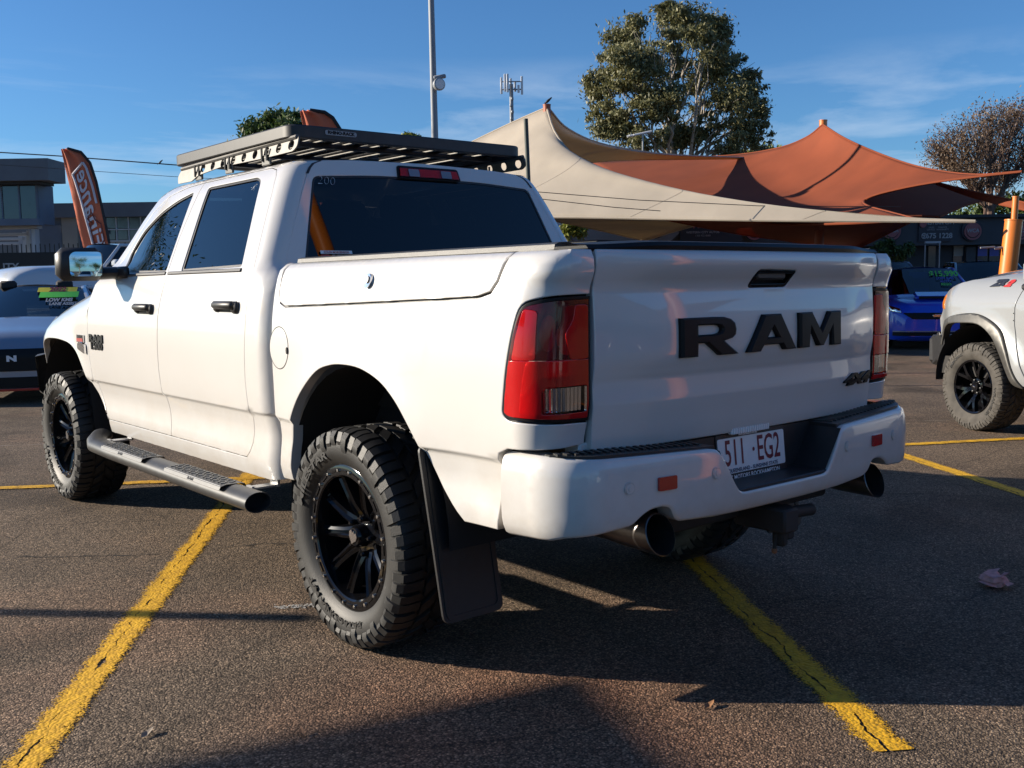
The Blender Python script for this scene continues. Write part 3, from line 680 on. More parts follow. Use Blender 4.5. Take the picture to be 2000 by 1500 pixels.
# badges beside the front door
def fb(y0, z0): return lambda x,y,z=0.: Vector(f_cab(y0-x, z0+y, .003+z))
def ff(y0, z0): return lambda x,y,z=0.: Vector(f_fen(y0-x, z0+y, .003+z))
text_obj('badge_letters', 'RAM', .062, fb(2.765,1.068), 'satin_black', T, bold=.0022, ext=.004, sx=1.95)
text_obj('badge_letters', '1500', .062, fb(2.765,1.026), 'satin_black', T, bold=.0022, ext=.004, sx=1.75)
for nm, m_, o_, e_ in (('engine_badge','chrome',[(-.062,-.022),(.062,-.022),(.062,.022),(-.062,.022)],.006), ('engine_badge_field','badge_red',[(-.056,-.018),(.056,-.018),(.056,.002),(-.056,.002)],.008)):
    b_ = MB(); b_.prism(o_, e_, ff(3.045,1.062)); b_.obj(nm, m_, T, smooth=False)
text_obj('badge_letters', 'HEMI', .022, lambda x,y,z=0.: Vector(f_fen(3.045-x,1.072+y,.0105)), 'satin_black', T, bold=.001, sx=1.7)
b_ = MB(); b_.prism(fil([(-.062,.018),(-.03,.032),(.062,.018),(.062,-.040),(-.02,-.022),(-.062,-.012)], .012), .012, ff(3.02,1.012)); b_.obj('fender_emblem', 'chrome', T, smooth=False)
# ---- mirrors
def mirror_unit(sg):
    p = part('door_mirror', T); q = MB()
    q.box((sg*1.150,2.515,1.490), (.235,.13,.180), rot=Matrix.Rotation(sg*R_(9),3,'Z'), b=.035); q.obj('mirror_shell', 'black_plastic', p, ang=60)
    rm = Matrix.Rotation(sg*R_(9),3,'Z') @ Matrix.Rotation(R_(-1.2),3,'X')
    panel('mirror_glass', fil([(-.081,-.066),(.081,-.066),(.081,.045),(.060,.066),(-.081,.066)], .022), lambda x,y,off=0.: Vector((sg*1.135,2.444,1.490)) + rm @ Vector((sg*x, -.004-off+(x*x+y*y)/2.6, y)), 'mirror', p, step=.02, bev=0, fl=.004)
    q = MB(); q.tube([(sg*1.10,2.535,1.440),(sg*1.03,2.525,1.440),(sg*.955,2.51,1.444)], [.05,.065,.085], n=12, ry=.034); q.box((sg*.955,2.46,1.444), (.03,.26,.065), b=.012); q.obj('mirror_arm', 'black_plastic', p)
mirror_unit(-1); mirror_unit(1)
# ---- bed sides
ARR = [(.455,.575),(.435,.70),(.40,.80),(.345,.88),(.27,.955),(.16,1.03),(.06,1.058),(-.04,1.066),(-.16,1.058),(-.28,1.022),(-.37,.965),(-.44,.895),(-.50,.82),(-.56,.73),(-.62,.66),(-.69,.592)]; ARR = smo(ARR)
SB = YB - RB*math.pi/2                                         # where the corner has turned to the rear
SE = SB - .084
LID = [(.512,1.452),(.508,1.34),(.490,1.288),(.44,1.2715),(.2,1.278),(-.12,1.287),(-.70,1.306),(-.79,1.311),(-.845,1.325),(-.872,1.36),(-.885,1.41),(-.89,1.452)]
BEDO = [(.548,.56)] + [(.548,1.452)] + LID + [(-.96,1.452),(SB,1.452),(SE,1.452)] + [(SE,.865),(SB,.862),(-1.05,.862),(-.93,.858),(-.890,.84),(-.878,.78),(-.85,.592)] + ARR[::-1] + [(.455,.562)]
BEDO = [p for i, p in enumerate(BEDO) if i == 0 or math.dist(p, BEDO[i-1]) > 1e-4]
TLO = [(-.993,1.288),(-.975,1.262),(-.955,1.19),(-.938,1.10),(-.918,.985),(-.922,.962),(-.95,.951),(-1.08,.946),(SE-.002,.940),(SE-.002,1.312),(-1.08,1.309)]
TLH = fil([(-.985,1.292),(-.955,1.19),(-.936,1.10),(-.914,.97),(-.94,.950),(-1.08,.944),(SE+.004,.939),(SE+.004,1.313),(-1.08,1.311)], [.03,.1,.1,.03,.03,.1,.0,.0,.12])
BO = [p for p in BEDO if not (abs(p[0]-SE) < 1e-6)]
k0 = BEDO.index((SE,1.452)); BO = BEDO[:k0+1] + [(SE,1.316)] + [p for p in TLH if p[1] > 1.2 and p[0] < -1.0][::-1][::-1] + [] + BEDO[k0+1:]
# the lamp opening is open to the tailgate gap: walk round it
tl_walk = [(SE,1.316)] + fil([(SE,1.316),(-1.08,1.313),(-.985,1.294),(-.955,1.19),(-.936,1.10),(-.914,.965),(-.94,.949),(-1.08,.943),(SE,.937)], [0,.12,.035,.1,.1,.03,.03,.1,0])[1:]
BO = BEDO[:k0+1] + tl_walk + BEDO[k0+1:]
bl = panel('bed_side', inset(BO, .003), f_bed, WP, T, step=.05, fl=.045, bev=.004, rows=CRS+(1.33,1.36,1.385,1.405,1.42,1.431,1.440,1.4465), cols=(-.965,-.99,-1.015,-1.04,-1.065,-1.09,-1.115,-1.14)); mirror(bl)
LIDP = [(.5,1.452)] + LID[1:-1] + [(-.893,1.452)]
ld = panel('bed_storage_lid', inset(LIDP, .006), lambda s,z,off=0.: f_bed(s,z,off+.002), WP, T, step=.05, fl=.03, bev=.004, rows=CRS+(1.33,1.36,1.385,1.405,1.42,1.431,1.440,1.4465)); mirror(ld)
lk = MB(); lk.prism(circ(0,0,.026,20), .010, lambda x,y,z: Vector(f_bed(-.171-x,1.37+y,.003+z))); lo = lk.obj('lock_ring', 'chrome', ld, ang=30)
lk = MB(); lk.prism(circ(.004,.004,.013,16), .004, lambda x,y,z: Vector(f_bed(-.171-x,1.37+y,.0135+z))); lk.obj('lock_barrel', WP, ld, ang=30)
# dark seam behind the lid
pl_ = panel('lid_seal', inset(LIDP, -.004), lambda s,z,off=0.: f_bed(s,z,off-.012), 'black_plastic', T, holes=[inset(LIDP, .03)], step=.08, bev=0, fl=0); mirror(pl_)
# fuel flap
FL = circ(.478,1.108,.078,36,.083)
fo = panel('fuel_flap', FL, lambda s,z,off=0.: f_bed(s,z,off+.0016), WP, T, step=.05, fl=.003, bev=.0015)
rg = panel('fuel_flap_seam', circ(.478,1.108,.0815,36,.0865), lambda s,z,off=0.: f_bed(s,z,off+.0008), 'liner', fo, holes=[circ(.478,1.108,.0785,36,.0835)], step=.1, bev=0, fl=0)
q = MB(); q.prism(circ(0,0,.007,10,.014), .003, lambda x,y,z: Vector(f_bed(.405-x,1.10+y,.002+z))); q.obj('flap_notch', 'liner', fo, smooth=False)
# ---- bed cover and rails
q = MB(); q.box((0,-.26,1.468), (1.12,1.50,.030), b=.010); bc = q.obj('bed_cover', 'satin_black', T)
for yc_, ln in ((.27,.44),(-.19,.44),(-.66,.44)): q = MB(); q.box((0,yc_,1.484), (1.09,ln,.012), b=.005); q.obj('cover_panel', 'satin_black', bc)
V = []; n = 30
for i in range(n+1):
    x = -.79+1.58*i/n; y0_ = f_tg(x,1.44)[1]; dz = -.010*ss(.5,.78,abs(x))
    for y_, z in ((y0_+.012,1.446),(y0_+.008,1.462),(y0_+.020,1.474),(y0_+.13,1.482),(-.94,1.480)): V.append((x, y_, z+dz*(1 if z > 1.45 else .3)))
mobj('tailgate_cap', V, [(i*5+k,(i+1)*5+k,(i+1)*5+k+1,i*5+k+1) for i in range(n) for k in range(4)], 'satin_black', T)
for sg in (-1,1):
    V = []; n = 26
    for i in range(n+1):
        y = .505-1.545*i/n; x0 = .893-.012*ss(-.35,-1.0,y)
        for x, z in ((x0,1.449),(x0-.004,1.464),(x0-.02,1.470),(x0-.06,1.471),(x0-.10,1.462)): V.append((sg*x, y, z))
    mobj('bed_rail_cap', V, [(i*5+k,(i+1)*5+k,(i+1)*5+k+1,i*5+k+1) for i in range(n) for k in range(4)], 'grey_plastic', T, ang=50)
    q = MB(); q.box((sg*.69,-.24,1.445), (.34,1.50,.012)); q.obj('storage_top', WP, T, smooth=False)
# ---- tailgate
TGO = fil([(-.767,.838),(.767,.838),(.767,1.0),(.767,1.3),(.767,1.452),(-.767,1.452),(-.767,1.3),(-.767,1.0)], [.02,.02,0,0,.012,.012,0,0])
HOL = fil([(-.098,1.326),(.122,1.326),(.150,1.384),(-.075,1.388)], .018)
tg = panel('tailgate', TGO, f_tg, WP, T, holes=[HOL], step=.034, fl=.03, bev=.005, rows=(1.315,1.33,1.345,1.36,1.385,1.40,1.415,1.43,1.44,.975,.985,1.0,1.045,1.06,1.075,1.09,1.105))
hp = part('handle', tg)
q = panel('handle_bezel', inset(HOL,.002), lambda x,z,off=0.: f_tg(x,z,off-.002), 'black_gloss', tg, holes=[inset(HOL,.012)], step=.03, bev=.002, fl=.03)
q = panel('handle_pocket', inset(HOL,.004), lambda x,z,off=0.: f_tg(x,z,off-.035), 'satin_black', tg, step=.04, bev=0, fl=0)
bpy.data.objects.remove(hp)
q = MB(); q.box((.022,f_tg(.02,1.36)[1]+.012,1.366), (.165,.018,.030), b=.008); q.obj('handle', 'black_plastic', tg)
# raised lettering
def letter(polys, x0, x1, name='letter'):
    q = MB()
    for out, holes in polys:
        mpf = lambda a,b,z: Vector(f_tg(x0+(x1-x0)*a, 1.112+.124*b, .0005+z))
        P, Tt, B = tri2d(out, holes); 
        base = [mpf(x,y,0) for x,y in P]; ins = {}
        k = len(q.v); n = len(P)
        oi = inset(out,.035); hi = [inset(h,-.035) for h in holes]; allp = list(zip(out,oi)) + [t for h,hh in zip(holes,hi) for t in zip(h,hh)]
        def near(p): return min(allp, key=lambda t: math.dist(t[0],p))[1]
        q.v += base + [mpf(x,y,.011) for x,y in P] + [mpf(*near(p),.0165) for p in P]
        q.f += [(k+2*n+a,k+2*n+b,k+2*n+c) for a,b,c in Tt]
        for a,b in B: q.f += [(k+a,k+b,k+n+b,k+n+a),(k+n+a,k+n+b,k+2*n+b,k+2*n+a)]
    return q.obj(name, 'satin_black', tg, ang=20)
Rr = ([(0,0),(.27,0),(.27,.34),(.40,.34),(.62,0),(.95,0),(.70,.37),(.84,.43),(.90,.52),(.91,.66),(.89,.82),(.82,.93),(.70,.99),(.55,1),(0,1)], [[(.27,.55),(.27,.80),(.54,.80),(.62,.77),(.65,.70),(.65,.64),(.62,.58),(.54,.55)]])
Aa = ([(0,0),(.26,0),(.325,.17),(.675,.17),(.74,0),(1,0),(.68,1),(.32,1)], [[(.40,.37),(.50,.67),(.60,.37)]])
Mm = ([(0,0),(.235,0),(.235,.62),(.43,.02),(.57,.02),(.765,.62),(.765,0),(1,0),(1,1),(.70,1),(.50,.44),(.30,1),(0,1)], [])
letter([Rr], -.449, -.160); letter([Aa], -.128, .148); letter([Mm], .168, .443)
text_obj('badge_letters', '4X4', .058, lambda x,y,z=0.: Vector(f_tg(.628+x,.966+y,.004+z)), 'satin_black', tg, bold=.0035, ext=.004, sx=2.15, shear=.25)
# ---- tail lamps
def tail_lamp():
    p = part('tail_light', T); IN = lambda a: inset(tl_walk, a)
    panel('lamp_housing', IN(.004), lambda s,z,off=0.: f_bed(s,z,off-.055), 'lamp_red_base', p, step=.05, bev=0, fl=-.0)
    panel('lamp_rim', IN(.003), lambda s,z,off=0.: f_bed(s,z,off+.001), 'satin_black', p, holes=[IN(.013)], step=.04, bev=.002, fl=.06)
    # reflectors inside, seen through the red lens
    
    def refl(nm, pol, d, m_, step=.03): return panel(nm, pol, lambda s,z,off=0.: f_bed(s,z,off-d), m_, p, step=step, bev=.004, fl=.02)
    refl('reflector', fil([(-.945,1.02),(-.955,.968),(-1.055,.960),(-1.055,1.075),(-1.215,1.075),(-1.215,1.125),(-.957,1.125)], .012), .028, 'lamp_inner')
    refl('reflector', fil([(-.965,1.14),(-1.035,1.14),(-1.035,1.27),(-.995,1.275)], .01), .028, 'lamp_inner')
    refl('reflector', fil([(-1.150,1.14),(-1.215,1.14),(-1.215,1.285),(-1.160,1.285),(-1.155,1.24),(-1.125,1.20)], .01), .026, 'lamp_inner')
    refl('bulb_bowl', circ(-1.092,1.205,.045,20,.055), .048, 'lamp_rib')
    q = MB()
    for k in range(14): 
        z = 1.15+k*.0085
        q.add([f_bed(s,zz,-.026+o) for s in (-.972,-1.03) for zz,o in ((z,0),(z+.004,.003))], [(0,2,3,1)])
    q.obj('reflector_rib', 'lamp_rib', p, smooth=False)
    REV = fil([(-1.060,.970),(-1.213,.970),(-1.213,1.050),(-1.075,1.050),(-1.060,1.035)], .006)
    LZ = lambda s,z,off=0.: f_bed(s,z,off+.005)
    LA = fil([(-.966,1.128),(-1.045,1.128),(-1.045,1.272),(-1.0,1.278)], .012); LB_ = fil([(-1.146,1.128),(-1.218,1.128),(-1.218,1.288),(-1.165,1.288),(-1.160,1.25),(-1.128,1.205)], .012)
    panel('lens', inset(TL_UP, .001), LZ, 'dark_red_lens', p, holes=[inset(LA,-.001), inset(LB_,-.001)], step=.03, bev=0, fl=0)
    panel('lens', LA, lambda s,z,off=0.: f_bed(s,z,off+.0062), 'red_lens', p, step=.03, bev=.002, fl=.004); panel('lens', LB_, lambda s,z,off=0.: f_bed(s,z,off+.0062), 'red_lens', p, step=.03, bev=.002, fl=.004)
    panel('lens', inset(TL_LO, .001), LZ, 'red_lens', p, holes=[REV], step=.03, bev=.002, fl=.004)
    panel('reverse_lens', inset(REV,.001), lambda s,z,off=0.: f_bed(s,z,off+.004), 'lens_glass', p, step=.04, bev=0, fl=.01)
    q = MB()
    for k in range(9): 
        s0 = -1.066-k*.0158; q.add([f_bed(s0,.975,-.012),f_bed(s0-.007,.975,-.008),f_bed(s0-.0142,.975,-.012),f_bed(s0,1.045,-.012),f_bed(s0-.007,1.045,-.008),f_bed(s0-.0142,1.045,-.012)], [(0,1,4,3),(1,2,5,4)])
    q.obj('reverse_reflector', 'chrome', p, smooth=False); return p
RIMP = inset(tl_walk, .012)
TL_UP = [p for p in RIMP]; cut = 1.128
def clip(P, z, up):
    o = []
    for i in range(len(P)):
        a, b = P[i-1], P[i]; ia = (a[1] >= z) == up; ib = (b[1] >= z) == up
        if ia != ib: t = (z-a[1])/(b[1]-a[1]); o.append((a[0]+(b[0]-a[0])*t, z))
        if ib: o.append(b)
    return [q for i, q in enumerate(o) if math.dist(q, o[i-1]) > 1e-4]
TL_UP, TL_LO = clip(RIMP, cut, True), clip(RIMP, cut, False)
tl = tail_lamp(); tr_ = part('tail_light', T)
for ch in list(tl.children): mirror(ch, tr_)
# jamb filler between lamp and tailgate, gap shade painted black, and body below
for sg in (-1,1):
    q = MB(); q.box((sg*.80,-1.005,1.155), (.13,.07,.575)); q.obj('tail_pillar', 'liner', T)
q = MB(); q.box((0,-1.02,.845), (1.60,.07,.05), b=.006); q.obj('rear_sill', WP, T)
# ---- third brake lamp
p = part('roof_brake_light', T)
BL = fil([(-.186,1.856),(.186,1.856),(.178,1.918),(-.178,1.918)], .014)
panel('lamp_housing', BL, lambda x,z,off=0.: f_rear(x,z,off+.010), 'satin_black', p, step=.04, bev=.004, fl=.03)
panel('lens', inset(BL,.008), lambda x,z,off=0.: f_rear(x,z,off+.018), 'red_glass', p, step=.04, bev=.003, fl=.006)
panel('reflector', inset(BL,.012), lambda x,z,off=0.: f_rear(x,z,off+.0115), 'lamp_inner', p, step=.04, bev=0, fl=0)
for sg in (-1,1):
    panel('cargo_lens', fil([(sg*.095-.032,1.866),(sg*.095+.032,1.866),(sg*.095+.032,1.905),(sg*.095-.032,1.905)],.006), lambda x,z,off=0.: f_rear(x,z,off+.0205), 'lens_glass', p, step=.04, bev=0, fl=.004)
    panel('cargo_reflector', fil([(sg*.095-.030,1.868),(sg*.095+.030,1.868),(sg*.095+.030,1.903),(sg*.095-.030,1.903)],.006), lambda x,z,off=0.: f_rear(x,z,off+.0187), 'lamp_rib', p, step=.04, bev=0, fl=0)
# ---- rear bumper
XL = LB + RBB*math.pi/2
XE = XL + .122
def bump_out():
    L = [(-XE,.592),(-1.0,.600),(-.95,.612),(-.77,.624),(-.715,.628),(-.685,.652),(-.65,.668),(-.60,.673),(-.565,.664),(-.545,.630),(-.52,.612),(-.35,.600),(-.15,.598)]
    U = [(.0,.665),(-.225,.665),(-.250,.672),(-.272,.70),(-.335,.800),(-.352,.818),(-.38,.824),(-.80,.838),(-1.0,.848),(-XE+.02,.850),(-XE,.84)]
    return L + [(-x,z) for x,z in L[::-1]] + [(-x,z) for x,z in U[::-1]] + U[1:]
bo = fil(bump_out(), .012, 2)
bm = panel('rear_bumper', bo, f_bum, WP, T, step=.04, bev=.010, fl=.07, drop=.009, ang=75, cols=[sg_*(LB+.033*k) for sg_ in (-1,1) for k in range(1,9)])
for sg in (-1,1):
    for nm, xi, z in (('reflector',.590,.7445),('parking_sensor',.738,.746),('parking_sensor',.372,.747)):
        mpf = lambda x,y,z_, xi=xi, zz=z: Vector(f_bum(sg*xi+x, zz+y, .001+z_))
        q = MB()
        if nm == 'reflector': q.prism(fil([(-.037,-.021),(.037,-.021),(.037,.021),(-.037,.021)],.006), .007, mpf); q.obj(nm, 'red_solid', bm, ang=30)
        else:
            q.prism(circ(0,0,.020,24), .0022, mpf, holes=[circ(0,0,.0175,24)]); q.prism(circ(0,0,.0165,20), .003, mpf); q.prism(circ(0,0,.008,14), .0045, mpf); q.obj(nm, WP, bm, ang=25)
# step pads on top of the bumper
for sg in (-1,1):
    pts = [f_bum(sg*x, .84, -.014)[:2] for x in [(.345+.66*i/14) for i in range(15)]]
    out = [(p[0],p[1]) for p in pts] + [(sg*.93,-1.045),(sg*.345,-1.06)]
    zt = lambda x: .824+.026*min(1, max(0,(abs(x)-.35)/.6))
    q = MB(); q.prism(out, .016, lambda x,y,z: Vector((x,y,zt(x)-.012+z)))
    st_ = q.obj('bumper_step_pad', 'black_plastic', T, ang=25)
    q = MB()
    for k in range(20):
        x = sg*(.37+k*.029); y1 = f_bum(x, .84, -.05)[1]; q.box((x,(y1-1.075)/2,zt(x)+.0065), (.012,abs(y1+1.075),.007), rot=Matrix.Rotation(sg*.25,3,'Z'))
    q.obj('tread_rib', 'black_plastic', st_, smooth=False)
# recess around the number plate
q = MB()
q.box((0,-1.078,.745), (.78,.02,.17)); q.box((0,-1.15,.668), (.56,.15,.018), b=.004)
for sg in (-1,1): q.add([(sg*.245,-1.22,.672),(sg*.345,-1.22,.815),(sg*.345,-1.07,.815),(sg*.245,-1.07,.672)], [(0,1,2,3)])
q.obj('plate_recess', 'black_plastic', T, smooth=False)
pp = part('number_plate', T); PM = frame((-.012,-1.098,.752), (1,0,0), (0,.10,1))
q = MB(); q.prism(fil([(-.192,-.086),(.192,-.086),(.192,.080),(-.192,.080)],.008), .008, lambda x,y,z: PM(x,y,-z)); q.obj('plate_frame', 'black_plastic', pp, smooth=False)
q = MB(); q.prism(fil([(-.186,-.056),(.186,-.056),(.186,.066),(-.186,.066)],.008), .002, lambda x,y,z: PM(x,y,z)); q.obj('plate_face', 'plate_white', pp, smooth=False)
for bd, x, y, sz, sx_, m_ in (('511',-.096,.010,.125,.62,'maroon_print'),('\u00b7',.006,.01,.10,.9,'maroon_print'),('EG2',.092,.010,.125,.62,'maroon_print'),('QUEENSLAND - SUNSHINE STATE',0,-.047,.0185,1.0,'navy_print'),('DC MOTORS ROCKHAMPTON',.0,-.071,.0215,1.0,'white_print'),('www.dcmotors.com.au',-.02,.073,.011,1.0,'white_print')):
    text_obj('plate_text', bd, sz, lambda a,b,z=0.: PM(x+a,y+b,.0032), m_, pp, bold=.0012 if sz > .05 else .0004, sx=sx_)
q = MB(); q.box((-.035,-1.10,.842), (.21,.02,.024), b=.004)
for k in range(16): q.box((-.13+k*.0127,-1.111,.842), (.006,.004,.020))
q.obj('plate_lamp', 'lens_glass' if False else 'white_print', T, smooth=False)
# ---- tow hitch, pipes, axle, frame: what shows below the body
q = MB(); q.box((0,-1.0,.545), (1.1,.07,.07), b=.01); q.box((.04,-1.12,.525), (.085,.22,.085), b=.008); q.box((.10,-1.16,.50), (.05,.05,.12), b=.008); q.tube([(.09,-1.17,.535),(.24,-1.17,.525)], .022, n=12)
q.box((.055,-1.17,.455), (.035,.05,.06), b=.008); q.tube([(.04,-1.165,.47),(.03,-1.165,.415)], .007, n=8); q.tube([(.075,-1.165,.47),(.07,-1.165,.43)], .007, n=8)
q.obj('tow_hitch', 'under', T)
q = MB(); q.box((.03,-1.165,.41), (.018,.018,.02), b=.005); q.obj('hitch_pin', 'rust', T)
for sg in (-1,1):
    q = MB(); A = Vector((sg*.605,-.86,.585)); B = Vector((sg*.605,-1.205,.583))
    pr = [(0,.055),(.14,.055),(.20,.060),(.345,.063),(.347,.060),(.20,.056),(.0,.05)]
    mt = Matrix.Translation(A) @ Matrix.Rotation(-math.pi/2,4,'Z')
    vs0 = len(q.v); q.lathe(pr, 32, mt)
    for v in q.v[vs0:]:                                          # the tip is cut on a slant
        if v.y < -1.04: v.y += (v.z-.583)*.35*-1*-1*(1 if v.y < -1.1 else .5)
    q.obj('exhaust_tip', 'tip_steel', T, ang=40)
    q = MB(); q.tube([A+Vector((0,.05,0)), (sg*.55,-.5,.60), (sg*.42,-.1,.66), (sg*.38,.6,.50)], .036, n=12); q.obj('exhaust_pipe', 'under', T)
    q = MB(); q.tube([(sg*.45,-.98,.62),(sg*.45,1.6,.60),(sg*.45,4.2,.62)], .06, n=8); q.obj('chassis_rail', 'under', T)
    for yb_ in (-.03, HP): q = MB(); q.tube([(sg*.42,yb_+.06,.42),(sg*.46,yb_+.12,.72)], .028, n=10); q.obj('shock_absorber', 'under', T)
q = MB(); q.tube([(-.80,0,.415),(.80,0,.415)], .045, n=14); q.lathe([(-.17,.03),(-.12,.13),(0,.16),(.12,.13),(.17,.03)], 20, Matrix.Translation((0,0,.415))); q.obj('rear_axle', 'under', T)
q = MB(); q.tube([(-.80,HP,.40),(.80,HP,.40)], .05, n=10); q.box((0,HP,.55), (.8,.6,.16), b=.03); q.obj('front_axle', 'under', T)
q = MB(); q.lathe([(-.10,.20),(-.11,.30),(-.08,.345),(.08,.345),(.11,.30),(.10,.20)], 28, Matrix.Translation((.0,-.62,.66)) @ Matrix.Rotation(R_(90),4,'Y')); q.obj('spare_wheel', 'rubber', T)
q = MB(); q.box((0,1.65,.62), (1.56,2.1,.10), b=.02); q.box((0,-.26,.90), (1.24,1.44,.10)); q.box((0,3.4,.80), (1.1,1.6,.2)); q.box((-.2,1.3,.53), (.4,1.5,.12), b=.04); q.obj('floor_pan', 'under', T, smooth=False)
# wheel-arch liners
for sg in (-1,1):
    for yc, rr in ((-.06,.56),(HP-.02,.55)):
        V = []; n = 22
        for i in range(n+1):
            a = R_(-2+184*i/n)
            for x in (.965,.60): V.append((sg*x, yc+rr*math.cos(a)*.98, .50+rr*math.sin(a)*(1.0 if x > .9 else .98)))
        V2 = [(sg*.60, yc, .45)]; F = [(2*i,2*i+1,2*i+3,2*i+2) for i in range(n)] + [(2*i+1,len(V),2*i+3) for i in range(n)]
        mobj('arch_liner', V+V2, F, 'liner', T)
# ---- mud flaps
for sg in (-1,1):
    q = MB(); c0 = Vector((sg*.872,-.555,.53)); fr_ = frame(c0, (1,0,0), (0,-.115*-1,.60))
    out = fil([(-.128,-.295),(.122,-.295),(.122,.10),(.122,.30),(-.138,.30),(-.132,.0)] if sg < 0 else [(-.122,-.295),(.128,-.295),(.132,.0),(.138,.30),(-.122,.30)], .03)
    q.prism(out, .010, fr_); q.prism(fil([(-.118,-.285),(.112,-.285),(.112,.28),(-.118,.28)],.03), .004, lambda x,y,z: fr_(x,y,.010+z), holes=[fil([(-.106,-.273),(.100,-.273),(.100,.268),(-.106,.268)],.025)])
    mf = q.obj('mud_flap', 'black_plastic', T, ang=30)
# ---- side step
for sg in (-1,1):
    q = MB(); P = [(-sg*0+sg*.99,2.80,.50),(sg*1.04,2.72,.485),(sg*1.075,2.60,.475),(sg*1.08,2.3,.473),(sg*1.08,1.5,.473),(sg*1.08,.56,.473)]
    q.tube(P, .060, n=22, caps=False, ry=.043); k = len(q.v)-22
    ring = [q.v[k+j].copy() for j in range(22)]; c = Vector((sg*1.08,.56,.473))
    q.add([p for p in ring] + [c+(p-c)*.93 for p in ring] + [c+(p-c)*.93+Vector((0,.3,0)) for p in ring], [(j,(j+1)%22,22+(j+1)%22,22+j) for j in range(22)] + [(22+j,22+(j+1)%22,44+(j+1)%22,44+j) for j in range(22)])
    sbo = q.obj('side_step', 'step_steel', T, ang=40)
    q = MB(); q.add([c+(p-c)*.92+Vector((0,.06,0)) for p in ring], [tuple(range(22))]); q.obj('step_end', 'liner', sbo, smooth=False)
    for y0, y1 in ((1.72,2.33),(.79,1.42)):
        q = MB(); zt = .512
        prof = [(-.062,-.012),(-.056,.0),(-.03,.007),(.03,.007),(.055,.002),(.06,-.01)]
        V = [(sg*(1.085-x), y, zt+z) for y in (y0,y0+.02,y1-.02,y1) for x,z in prof]; q.add(V, [(i*6+k,(i+1)*6+k,(i+1)*6+k+1,i*6+k+1) for i in range(3) for k in range(5)])
        pad = q.obj('step_pad', 'step_steel', sbo, ang=25)
        q = MB()
        for i in range(15):
            for j in range(4):
                yy = y0+.035+i*(y1-y0-.07)/14; xx = -.028+j*.019
                q.box((sg*(1.085-xx), yy+(.01 if j%2 else 0), zt+.0085), (.019,.006,.004), rot=Matrix.Rotation((.8 if (i+j)%2 else -.8),3,'Z'))
        q.obj('tread_stud', 'tread_alu', pad, smooth=False)
        q = MB(); q.add([(sg*1.1475,y0+.01,zt-.013),(sg*1.1475,y1-.01,zt-.013),(sg*1.136,y1-.01,zt+.003),(sg*1.136,y0+.01,zt+.003)], [(0,1,2,3)]); q.obj('step_edge', 'tread_alu', pad, smooth=False)
        if sg < 0: text_obj('step_letters', 'RAM', .018, lambda x,y,z=0.: Vector((-1.1445-y*-.6*1-.001, (y0+y1)/2-x, zt-.006+y*.8)), 'satin_black', pad, bold=.0008, sx=1.8)
    for yb_ in (2.51,.715):
        q = MB(); q.box((sg*.985,yb_,.505), (.13,.06,.008)); q.box((sg*.925,yb_,.56), (.012,.07,.12)); q.box((sg*1.04,yb_,.49), (.012,.055,.05)); q.obj('step_bracket', 'alu', sbo, smooth=False)
# ---- wheels
def tyre_mesh(q, R=HR, W=.31, rim=.268, lugs=29, block=.017):
    g = R-block; h = W/2
    prof = [(-h*.78,rim),(-h*.93,rim+.022),(-h*1.02,rim+.06),(-h*1.0,R-.045),(-h*.95,R-.025),(-h*.84,g+.001),(-h*.5,g+.003),(0,g+.004)]
    q.lathe(prof + [(-x,r) for x,r in prof[-2::-1]], 96)
    def hexa(pts, a0, a1, sk):                                  # pts: outer profile (x, r), extruded down by the block height
        n = len(pts); k = len(q.v)
        for a, off in ((a0,0),(a1,0)):
            for dn in (0,1):
                for i, (x, r) in enumerate(pts):
                    aa = a + sk*(i/(n-1)-.5)
                    if dn: x2, r2 = x*.955, r-block*1.25
                    else: x2, r2 = x, r
                    sh = .93 if not dn else 1.0; mid = (a0+a1)/2+sk*(i/(n-1)-.5); aa = mid+(aa-mid)*sh
                    q.v.append(Vector((x2, r2*math.sin(aa), r2*math.cos(aa))))
        A, B, C, D = k, k+n, k+2*n, k+3*n                       # top a0, bottom a0, top a1, bottom a1
        for i in range(n-1):
            q.f.append((A+i,A+i+1,C+i+1,C+i)); q.f.append((A+i,B+i,B+i+1,A+i+1)); q.f.append((C+i,C+i+1,D+i+1,D+i))
        q.f.append((A,C,D,B)); q.f.append((A+n-1,B+n-1,D+n-1,C+n-1))
    st = 2*math.pi/lugs; rn = random.Random(3)
    for i in range(lugs):
        for sd_ in (-1,1):
            o = i*st + (st*.5 if sd_ > 0 else 0)
            long_ = i % 2
            e = [(sd_*h*.42,R),(sd_*h*.72,R-.001),(sd_*h*.93,R-.010),(sd_*h*1.035,R-.030),(sd_*h*(1.065 if long_ else 1.05),R-(.062 if long_ else .046))]
            hexa(e, o-st*.30, o+st*.12, sd_*st*.18)
            e2 = [(sd_*h*.48,R),(sd_*h*.75,R-.001),(sd_*h*.95,R-.012),(sd_*h*1.04,R-(.045 if long_ else .055))]
            hexa(e2, o+st*.19, o+st*.55, sd_*st*.18)
        o = i*st
        hexa([(-h*.36,R),(-h*.18,R+.001),(-h*.03,R+.001)], o-st*.32, o+st*.30, st*.55)
        hexa([(h*.03,R+.001),(h*.18,R+.001),(h*.36,R)], o+st*.18, o+st*.80, -st*.55)
def side_text(par, body, r0, a0, x, size, m_, sg=-1, sx=1.25, flip=False, bold=.0012):
    def mp(a, b, z=0.):
        t = a0 - a/r0; rr = r0 + (-b if flip else b)
        return Vector((sg*(x+z), rr*math.sin(t)*1., rr*math.cos(t)))
    return text_obj('sidewall_text', body, size, mp, m_, par, bold=bold, ext=.0012, sx=sx)
mat('side_letters', (.035,.034,.033), .45)
